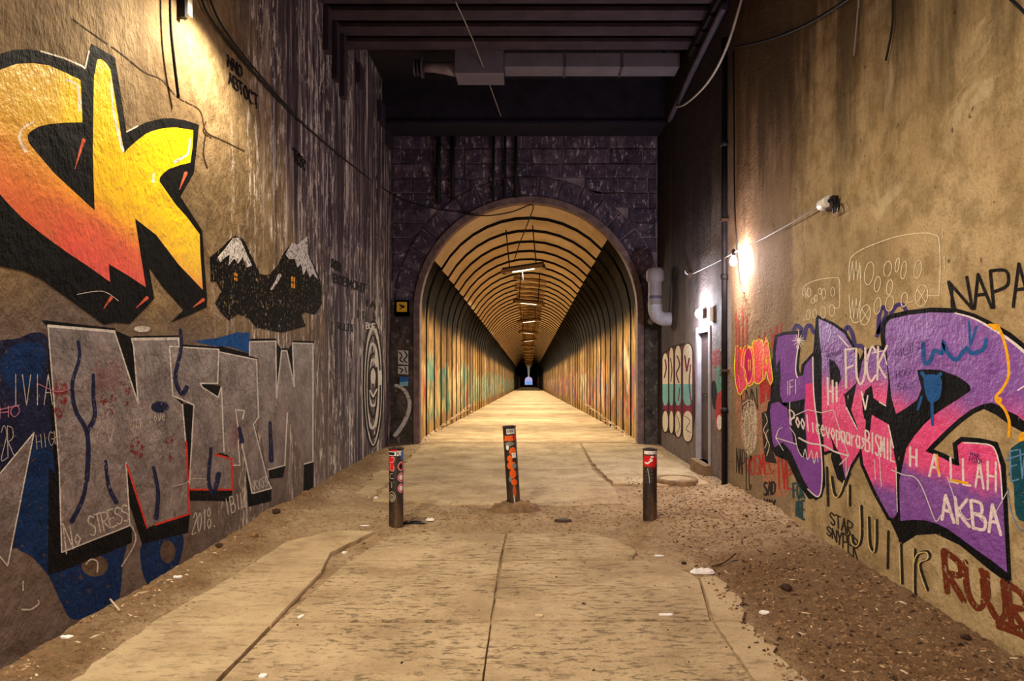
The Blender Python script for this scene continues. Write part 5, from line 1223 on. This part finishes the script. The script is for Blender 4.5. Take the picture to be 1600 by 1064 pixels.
def patch(b, r, a0, a1, z0, z1, mat, name='sticker', shape=None, lift=0.0012):
    """flat print wrapped round the post; angles in degrees, 0 faces the camera, + to the right"""
    n = 8; vs = []; fs = []
    rows = 8 if shape else 1
    for j in range(rows + 1):
        z = z0 + (z1 - z0) * j / rows
        w = 1.0 if not shape else shape(j / rows)
        for i in range(n + 1):
            f = i / n; a = math.radians((a0 + a1) / 2 + (a1 - a0) / 2 * (2 * f - 1) * w)
            vs.append(((r + lift) * math.sin(a), -(r + lift) * math.cos(a), z))
    for j in range(rows):
        for i in range(n): fs.append((j*(n+1)+i, j*(n+1)+i+1, (j+1)*(n+1)+i+1, (j+1)*(n+1)+i))
    return pyd(name, vs, fs, mat, b)
def wrap_strokes(b, r, polys, mat, w=0.006, name='tag_mark', lift=0.0016):
    mb = MB()
    for pl in polys:
        pts = smooth_pts([Vector((x, z, 0)) for x, z in pl], 4)
        vs = []
        for i, p in enumerate(pts):
            tt = (pts[min(i+1, len(pts)-1)] - pts[max(i-1, 0)]).normalized(); nn = Vector((-tt.y, tt.x, 0))
            for s in (-1, 1):
                qq = p + nn * s * w / 2; a = qq.x / r
                vs.append(((r + lift) * math.sin(a), -(r + lift) * math.cos(a), qq.y))
        mb.add(vs, [(2*i, 2*i+1, 2*i+3, 2*i+2) for i in range(len(pts) - 1)])
    return mb.build(name, mat, b)
ell = lambda f: max(0.05, math.sin(PI * min(max(f, 0.0), 1.0)) ** 0.6)
def ring_pts(cx, cz, rx, rz, k=12): return [(cx + rx * math.cos(2 * PI * i / k), cz + rz * math.sin(2 * PI * i / k)) for i in range(k + 1)]
P_ = lambda nm, c: paint(nm, c, None, 0.10, 0.12)
RED, WHITE, ORANGE, BLUEP, TEALG = P_('sticker_red', (206, 30, 32)), P_('sticker_white', (232, 226, 216)), P_('sticker_orange', (232, 98, 26)), P_('sticker_blue', (60, 110, 190)), P_('sticker_grey', (128, 128, 118))
BLK = simple('print_black', (20, 17, 17), 0.6, 0.2)

bl, r = bollard(619, 822, 6.5, 0.725, 'upright bollard nearest the left wall, with red and white stickers')
H = 0.725
s0 = patch(bl, r, -75, 10, H - .066, H - .028, WHITE); s1 = patch(bl, r, 15, 62, H - .068, H - .022, WHITE); patch(bl, r, 50, 88, H - .10, H - .03, BLUEP, lift=.0015)
patch(s0, r, -66, -2, H - .060, H - .034, BLK, 'sticker_print', lift=.002)
wrap_strokes(s1, r, [[(0.022, H - .055), (0.022, H - .032), (0.036, H - .038), (0.030, H - .048), (0.040, H - .058)]], BLK, 0.005, 'sticker_print', 0.002)
patch(bl, r, -40, 20, H - .026, H - .008, RED)
patch(bl, r, -72, -5, H - .135, H - .075, RED, shape=lambda f: 0.75 + 0.25 * math.sin(PI * f)); patch(bl, r, -55, -8, H - .20, H - .13, RED)
wrap_strokes(bl, r, [[(-0.06, H - .125), (-0.02, H - .125), (-0.004, H - .10), (-0.012, H - .078), (-0.035, H - .082)], [(-0.048, H - .14), (-0.05, H - .19), (-0.03, H - .205), (-0.01, H - .20), (-0.008, H - .16)]], P_('tag_pink', (226, 150, 140)), 0.006)
for k, zc in enumerate((0.165, 0.265, 0.365)):
    z = H - zc; patch(bl, r, 22, 80, z - .045, z + .045, P_('ring_pink', (214, 160, 176)), shape=ell); patch(bl, r, 28, 74, z - .036, z + .036, RED, shape=ell, lift=.0018); patch(bl, r, 34, 68, z - .026, z + .026, BLK if k == 0 else WHITE, shape=ell, lift=.0024)
wrap_strokes(bl, r, [[(-.02, H - .23), (-.046, H - .235), (-.05, H - .265), (-.03, H - .275), (-.012, H - .27)], [(-.055, H - .305), (-.008, H - .305)], [(-.03, H - .305), (-.03, H - .36)],
                     ring_pts(-.03, H - .44, .034, .045), ring_pts(-.028, H - .445, .018, .026), [(-.028, H - .42), (-.028, H - .48)]], P_('tag_cream', (196, 186, 160)), 0.005)

bc, r = bollard(803, 800, 7.15, 0.80, 'leaning bollard in the middle, orange stickers, set in a concrete lump', lean=(0.0, -0.062), zb=0.07)
H = 0.80
s2 = patch(bc, r, -25, 50, H - .078, H - .028, WHITE)
wrap_strokes(s2, r, [[(-.02 + .011 * k, H - .07), (-.02 + .011 * k, H - .04), (-.013 + .011 * k, H - .036), (-.013 + .011 * k, H - .06)] for k in range(6)], BLK, 0.003, 'sticker_print', .002)
patch(bc, r, -60, 40, H - .148, H - .095, ORANGE, shape=lambda f: 0.85 + 0.15 * math.sin(7 * f)); patch(bc, r, 40, 70, H - .14, H - .09, RED)
patch(bc, r, -50, 40, H - .20, H - .155, TEALG, shape=ell); patch(bc, r, -40, -10, H - .24, H - .185, WHITE, shape=ell, lift=.002)
for k, (a0, a1, z1, z0, m) in enumerate(((-10, 55, .21, .30, ORANGE), (10, 50, .27, .32, WHITE), (-35, 15, .29, .36, ORANGE), (-40, 45, .35, .44, ORANGE), (5, 50, .37, .43, TEALG), (-20, 40, .43, .53, ORANGE), (-30, 0, .50, .56, TEALG), (-10, 45, .53, .60, ORANGE), (0, 30, .59, .72, P_('drip_orange', (196, 92, 40))))):
    patch(bc, r, a0, a1, H - z0, H - z1, m, shape=ell if m != WHITE else None, lift=.0012 + .0003 * k)
wrap_strokes(bc, r, [[(.005, .11), (.012, .05), (.01, 0.0)]], WHITE, 0.008)
# the lump it is set in: part of the bollard
lv = []; lf = []; na, nr = 28, 7
for j in range(nr):
    f = j / (nr - 1)
    for i in range(na):
        a = 2 * PI * i / na
        rr = (0.07 + (0.28 - 0.07) * f) * (1 + 0.22 * mnoise.noise(Vector((math.cos(a) * 1.3, math.sin(a) * 1.3, 2.0))) * f)
        zz = 0.03 * (1 - f) - 0.14 * f ** 3.0 + 0.05 * min(1, 3 * f) * mnoise.noise(Vector((math.cos(a) * 5 * (f + .3), math.sin(a) * 5 * (f + .3), 8))) + 0.03 * mnoise.noise(Vector((math.cos(a) * 2.2 * (f + .3), math.sin(a) * 2.2 * (f + .3), 5)))
        lv.append((rr * math.cos(a) * 1.12, rr * math.sin(a) * 0.8, zz))
for j in range(nr - 1):
    for i in range(na): lf.append((j*na+i, (j+1)*na+i, (j+1)*na+(i+1)%na, j*na+(i+1)%na))
ft = pyd('footing', lv, lf, M['concrete'], bc); ft.rotation_euler = (0, 0.062, 0)

br, r = bollard(1015.5, 816, 6.66, 0.70, 'bollard nearest the right wall, red patch below a white label', zb=0.0)
H = 0.70
patch(br, r, -62, 55, H - .050, H - .018, WHITE); patch(br, r, -80, 60, H - .165, H - .062, RED, shape=lambda f: 0.7 + 0.3 * math.sin(PI * f))
wrap_strokes(br, r, [[(-.062, H - .125), (-.035, H - .135), (-.01, H - .115), (.01, H - .105), (-.012, H - .09)]], WHITE, 0.016); patch(br, r, -5, 22, H - .085, H - .06, WHITE, shape=ell, lift=.002)
wrap_strokes(br, r, [[(.0, H - .15), (.012, H - .19)], [(.03, H - .13), (.036, H - .18)]], RED, 0.006)
wrap_strokes(br, r, [[(-.034, H - .18), (-.02, H - .25), (-.014, H - .32)]] + [[(-.05, H - .215 - .032 * k), (.008, H - .205 - .032 * k)] for k in range(4)], P_('tag_white', (210, 204, 190)), 0.0045)
wrap_strokes(br, r, [[(.055, H - .03), (.05, H - .06), (.06, H - .09)]], WHITE, 0.005)

# ================================================================== SMALL THINGS ON THE GROUND
def gz(x, y): return ground_h(x, y)
SLABS = [o for o in floor.children if o.name.startswith('concrete_slab')]
def in_poly(x, y, o):
    vs = o.data.vertices; n = len(vs) // 3; c = False; j = n - 1
    for i in range(n):
        a, b = vs[i].co, vs[j].co
        if (a.y > y) != (b.y > y) and x < (b.x - a.x) * (y - a.y) / (b.y - a.y) + a.x: c = not c
        j = i
    return c
def top(x, y):
    z = gz(x, y)
    for o in SLABS:
        if in_poly(x, y, o): z = max(z, o.data.vertices[-1].co.z)
    return z
# raised manhole
mp = fl(1056, 754); mz = top(mp.x, mp.y)
mh = thing('manhole', 'round raised concrete manhole ring behind the right bollard', 'manhole', (mp.x, mp.y, mz))
MB().lathe([(0.27, -0.05), (0.275, 0.03), (0.265, 0.045), (0.215, 0.048), (0.205, 0.035), (0.20, 0.02)], 36).build('ring', M['concrete'], mh)
MB().lathe([(0.202, 0.0), (0.202, 0.038), (0.19, 0.042), (0.001, 0.044)], 36).build('cover', M['slab_far'], mh)
hm = fl(880, 816); 
ph = tag(MB().lathe([(0.001, 0.006), (0.07, 0.006), (0.08, 0.003), (0.088, -0.01)], 20).build('drain_cover', M['rust'], None, (hm.x, hm.y, top(hm.x, hm.y) + 0.004)), 'small dark round plate in the dirt right of the middle bollard', 'cover')
ph.scale = (1, 0.7, 1)
dk = fl(883, 694); 
# thin iron strip and other flat debris in front of the portal
def crumple(name, u, v, sx, sy, sz, mat, label, cat, group=None, seed=0, yaw=0.0, dome=False, n=9):
    p = fl(u, v); z = top(p.x, p.y); vs = []; fs = []
    for j in range(n):
        for i in range(n):
            a = i / (n - 1) * 2 - 1; b = j / (n - 1) * 2 - 1
            r_ = max(abs(a), abs(b)); k = 1 - 0.25 * (abs(a * b)) + 0.18 * mnoise.noise(Vector((a * 2, b * 2, seed * 3.7)))
            h = sz * (0.5 + 0.5 * mnoise.noise(Vector((a * 3, b * 3, seed * 1.9 + 9)))) * (1 - r_ ** 3 if dome else 1)
            x, y = a * sx * k, b * sy * k
            vs.append((x * math.cos(yaw) - y * math.sin(yaw), x * math.sin(yaw) + y * math.cos(yaw), h + 0.003))
    for j in range(n - 1):
        for i in range(n - 1): fs.append((j*n+i, j*n+i+1, (j+1)*n+i+1, (j+1)*n+i))
    # underside
    k0 = len(vs); vs += [(x, y, 0.0) for x, y, h in vs[:k0]]
    fs += [(k0 + f[3], k0 + f[2], k0 + f[1], k0 + f[0]) for f in fs[:(n - 1) ** 2]]
    rim_ = [i for i in range(n)] + [n * (j + 1) - 1 for j in range(1, n)] + [n * (n - 1) + i for i in range(n - 2, -1, -1)] + [n * j for j in range(n - 2, 0, -1)]
    for a, b in zip(rim_, rim_[1:] + rim_[:1]): fs.append((a, k0 + a, k0 + b, b)[::-1])
    return tag(pyd(name, vs, fs, mat, None, (p.x, p.y, z)), label, cat, group)
crumple('plastic_bag', 1097, 892, 0.095, 0.045, 0.045, M['paper'], 'white crumpled bag at the broken slab edge', 'bag', seed=1, dome=True, n=13)
crumple('paper_scrap', 278, 909, 0.030, 0.018, 0.014, M['paper'], 'white wrapper in the dirt below the blue spray paint', 'litter', seed=2, yaw=.2)
crumple('paper_scrap', 470, 964, 0.014, 0.026, 0.010, M['paper'], 'small white scrap on the slab near the left joint', 'litter', seed=3, yaw=-.3)
crumple('paper_scrap', 538, 861, 0.022, 0.022, 0.014, M['white_plastic'], 'bright white scrap beside the smooth left slab', 'litter', seed=4)
crumple('paper_scrap', 587, 778, 0.024, 0.030, 0.016, M['white_plastic'], 'bright white scrap left of the left bollard', 'litter', seed=5)
crumple('paper_scrap', 105, 1005, 0.035, 0.018, 0.010, M['paper'], 'pale scrap by the foot of the left wall, nearest the viewer', 'litter', seed=6)
crumple('paper_scrap', 1194, 954, 0.032, 0.028, 0.012, M['paper'], 'torn white scrap in the dirt right of the slabs', 'litter', seed=7, yaw=.5)
crumple('paper_scrap', 1041, 961, 0.045, 0.016, 0.006, M['paper'], 'flat pale paper on the slab beside the cross joint', 'litter', seed=8)
crumple('paper_scrap', 1030, 865, 0.038, 0.018, 0.008, M['paper'], 'pale flattened scrap behind the crumpled bag', 'litter', seed=9)
crumple('paper_scrap', 842, 963, 0.026, 0.020, 0.012, M['pebble_pale'], 'pale lump on the slab near the middle joint', 'litter', seed=10)
crumple('plastic_scrap', 672, 815, 0.045, 0.035, 0.03, M['white_plastic'], 'white plastic scrap on a dark rag by the left bollard', 'litter', seed=11, dome=True)
crumple('rag', 647, 818, 0.12, 0.05, 0.025, M['black'], 'dark rag on the ground right of the left bollard', 'rag', seed=12, dome=True)
crumple('paper_scrap', 570, 822, 0.045, 0.014, 0.006, M['paper'], 'thin pale strip on the ground left of the left bollard', 'litter', seed=13)
crumple('paper_scrap', 411, 1056, 0.020, 0.022, 0.012, M['paper'], 'white scrap on the slab at the bottom of the picture', 'litter', seed=14)
crumple('paper_scrap', 1120, 787, 0.055, 0.022, 0.018, M['pebble_pale'], 'pale chunk on the dirt right of the right bollard', 'litter', seed=15)
sp_ = fl(1112, 886); sq = fl(1150, 876)
st = tag(MB().tube(smooth_pts([(sp_.x, sp_.y, top(sp_.x, sp_.y) + .02), ((sp_.x + sq.x) / 2, (sp_.y + sq.y) / 2, top(sp_.x, sp_.y) + 0.026), (sq.x, sq.y, top(sq.x, sq.y) + 0.05)]), [0.006] * 13, 6).build('stick', M['wood']), 'thin bent stick in the dirt beside the white bag', 'stick')
sp_ = fl(172, 955); sq = fl(187, 966)
tag(MB().tube([(sp_.x, sp_.y, top(sp_.x, sp_.y) + .035), (sq.x, sq.y, top(sq.x, sq.y) + .012)], 0.006, 6).build('stick', M['pebble_pale']), 'short pale stick leaning at the foot of the left wall', 'stick')

# stones that can be told apart
def stone_mesh(seed):
    bm = bmesh.new(); bmesh.ops.create_icosphere(bm, subdivisions=2, radius=1)
    for v in bm.verts: v.co *= 1 + 0.35 * mnoise.noise(v.co * 1.3 + Vector((seed * 5.1, 0, 0)))
    for v in bm.verts: v.co.z *= 0.6
    me = bpy.data.meshes.new('stone'); bm.to_mesh(me); bm.free(); return me
SM = [stone_mesh(k) for k in range(4)]
for k, m_ in enumerate((M['pebble_dark'], M['pebble'], M['pebble'], M['pebble_dark'])): SM[k].materials.append(m_)
def stone(u, v, s, k, label, group=None):
    p = fl(u, v); o = bpy.data.objects.new('stone', SM[k % 4]); COL.objects.link(o)
    o.location = (p.x, p.y, top(p.x, p.y) + 0.3 * s); o.scale = (s, s * .8, s); o.rotation_euler = (0, 0, k * 1.7)
    tag(o, label, 'stone', group)
stone(1069, 877, 0.022, 0, 'dark stone just behind the crumpled white bag'); stone(1228, 924, 0.040, 3, 'flat dark stone in the middle of the right-hand dirt'); stone(1263, 859, 0.026, 1, 'brown stone near the foot of the right wall by the black letters')
stone(397, 842, 0.045, 1, 'brown stone at the foot of the left wall, largest there'); stone(343, 860, 0.035, 0, 'dark stone at the left wall below the white date'); stone(432, 812, 0.050, 3, 'dark stone by the far end of the grey letters'); stone(478, 776, 0.05, 2, 'stone at the left wall where the grey letters end')
stone(1510, 1014, 0.030, 0, 'dark stone low in the right corner by the red spray'); stone(1188, 780, 0.04, 2, 'stone at the foot of the right wall below the dark tags')
rs = random.Random(12)
def scatter(n, region, name, mats, size, parent, label, long=1.0):
    """grit too fine to count"""
    mb = MB(); done = 0
    while done < n:
        x, y = region(rs)
        if abs(x) > 2.55 or x > XR - .02 or x < XL + .02: continue
        z = gz(x, y) if x > 1.42 or x < -2.2 else top(x, y); s = size * (0.35 + rs.random() ** 3 * 1.5) ; a = rs.random() * PI
        el_ = rs.uniform(0.6, 1.9) * long; ca, sa = math.cos(a), math.sin(a)
        vs = []
        for (px, py, pz) in ((-1, -.7, 0), (1, -.6, 0), (.9, .7, 0), (-.8, .8, 0), (rs.uniform(-.4, .4), rs.uniform(-.3, .3), rs.uniform(.5, 1.1))):
            vx, vy = px * s * el_, py * s
            vs.append((x + vx * ca - vy * sa, y + vx * sa + vy * ca, z - 0.003 + pz * s))
        mb.add(vs, [(0, 1, 4), (1, 2, 4), (2, 3, 4), (3, 0, 4)]); done += 1
    o = mb.build(name, mats); return tag(o, label, 'gravel', None, 'stuff')
def reg_right(r):
    y = 2.9 + (r.random() ** 1.5) * 6.3; return 1.22 + r.random() * 1.2, y
def reg_left(r):
    y = 2.9 + r.random() ** 1.4 * 7; return XL + abs(r.gauss(0, 0.16)), y
def reg_mid(r): return r.uniform(-1.7, 1.9), r.gauss(6.85, 0.35)
def reg_all(r):
    y = 2.9 + r.random() ** 1.6 * 8; return r.uniform(-2.3, 2.3), y
scatter(9500, reg_right, 'gravel', M['pebble'], 0.0095, None, 'brown grit and gravel over the dirt along the right wall')
scatter(1900, reg_right, 'wood_chips', M['pebble_pale'], 0.0045, None, 'pale chips strewn over the dirt along the right wall', 2.4)
scatter(2600, reg_right, 'dark_grit', M['pebble_dark'], 0.009, None, 'dark clods over the dirt along the right wall')
scatter(3000, reg_left, 'gravel', M['pebble'], 0.010, None, 'brown grit along the foot of the left wall')
scatter(700, reg_left, 'wood_chips', M['pebble_pale'], 0.0055, None, 'pale chips along the foot of the left wall', 2.0)
scatter(2200, reg_mid, 'gravel', M['pebble'], 0.010, None, 'grit on the bank of dirt between the bollards')
scatter(500, reg_all, 'dark_grit', M['pebble_dark'], 0.007, None, 'fine dark grit scattered over the slabs')
scatter(700, lambda r: (r.choice((-1, 1)) * (2.1 - abs(r.gauss(0, .08))) , YP + r.random() ** 1.5 * 12), 'gravel', M['pebble_pale'], 0.018, None, 'pale grit along both edges of the tunnel floor')
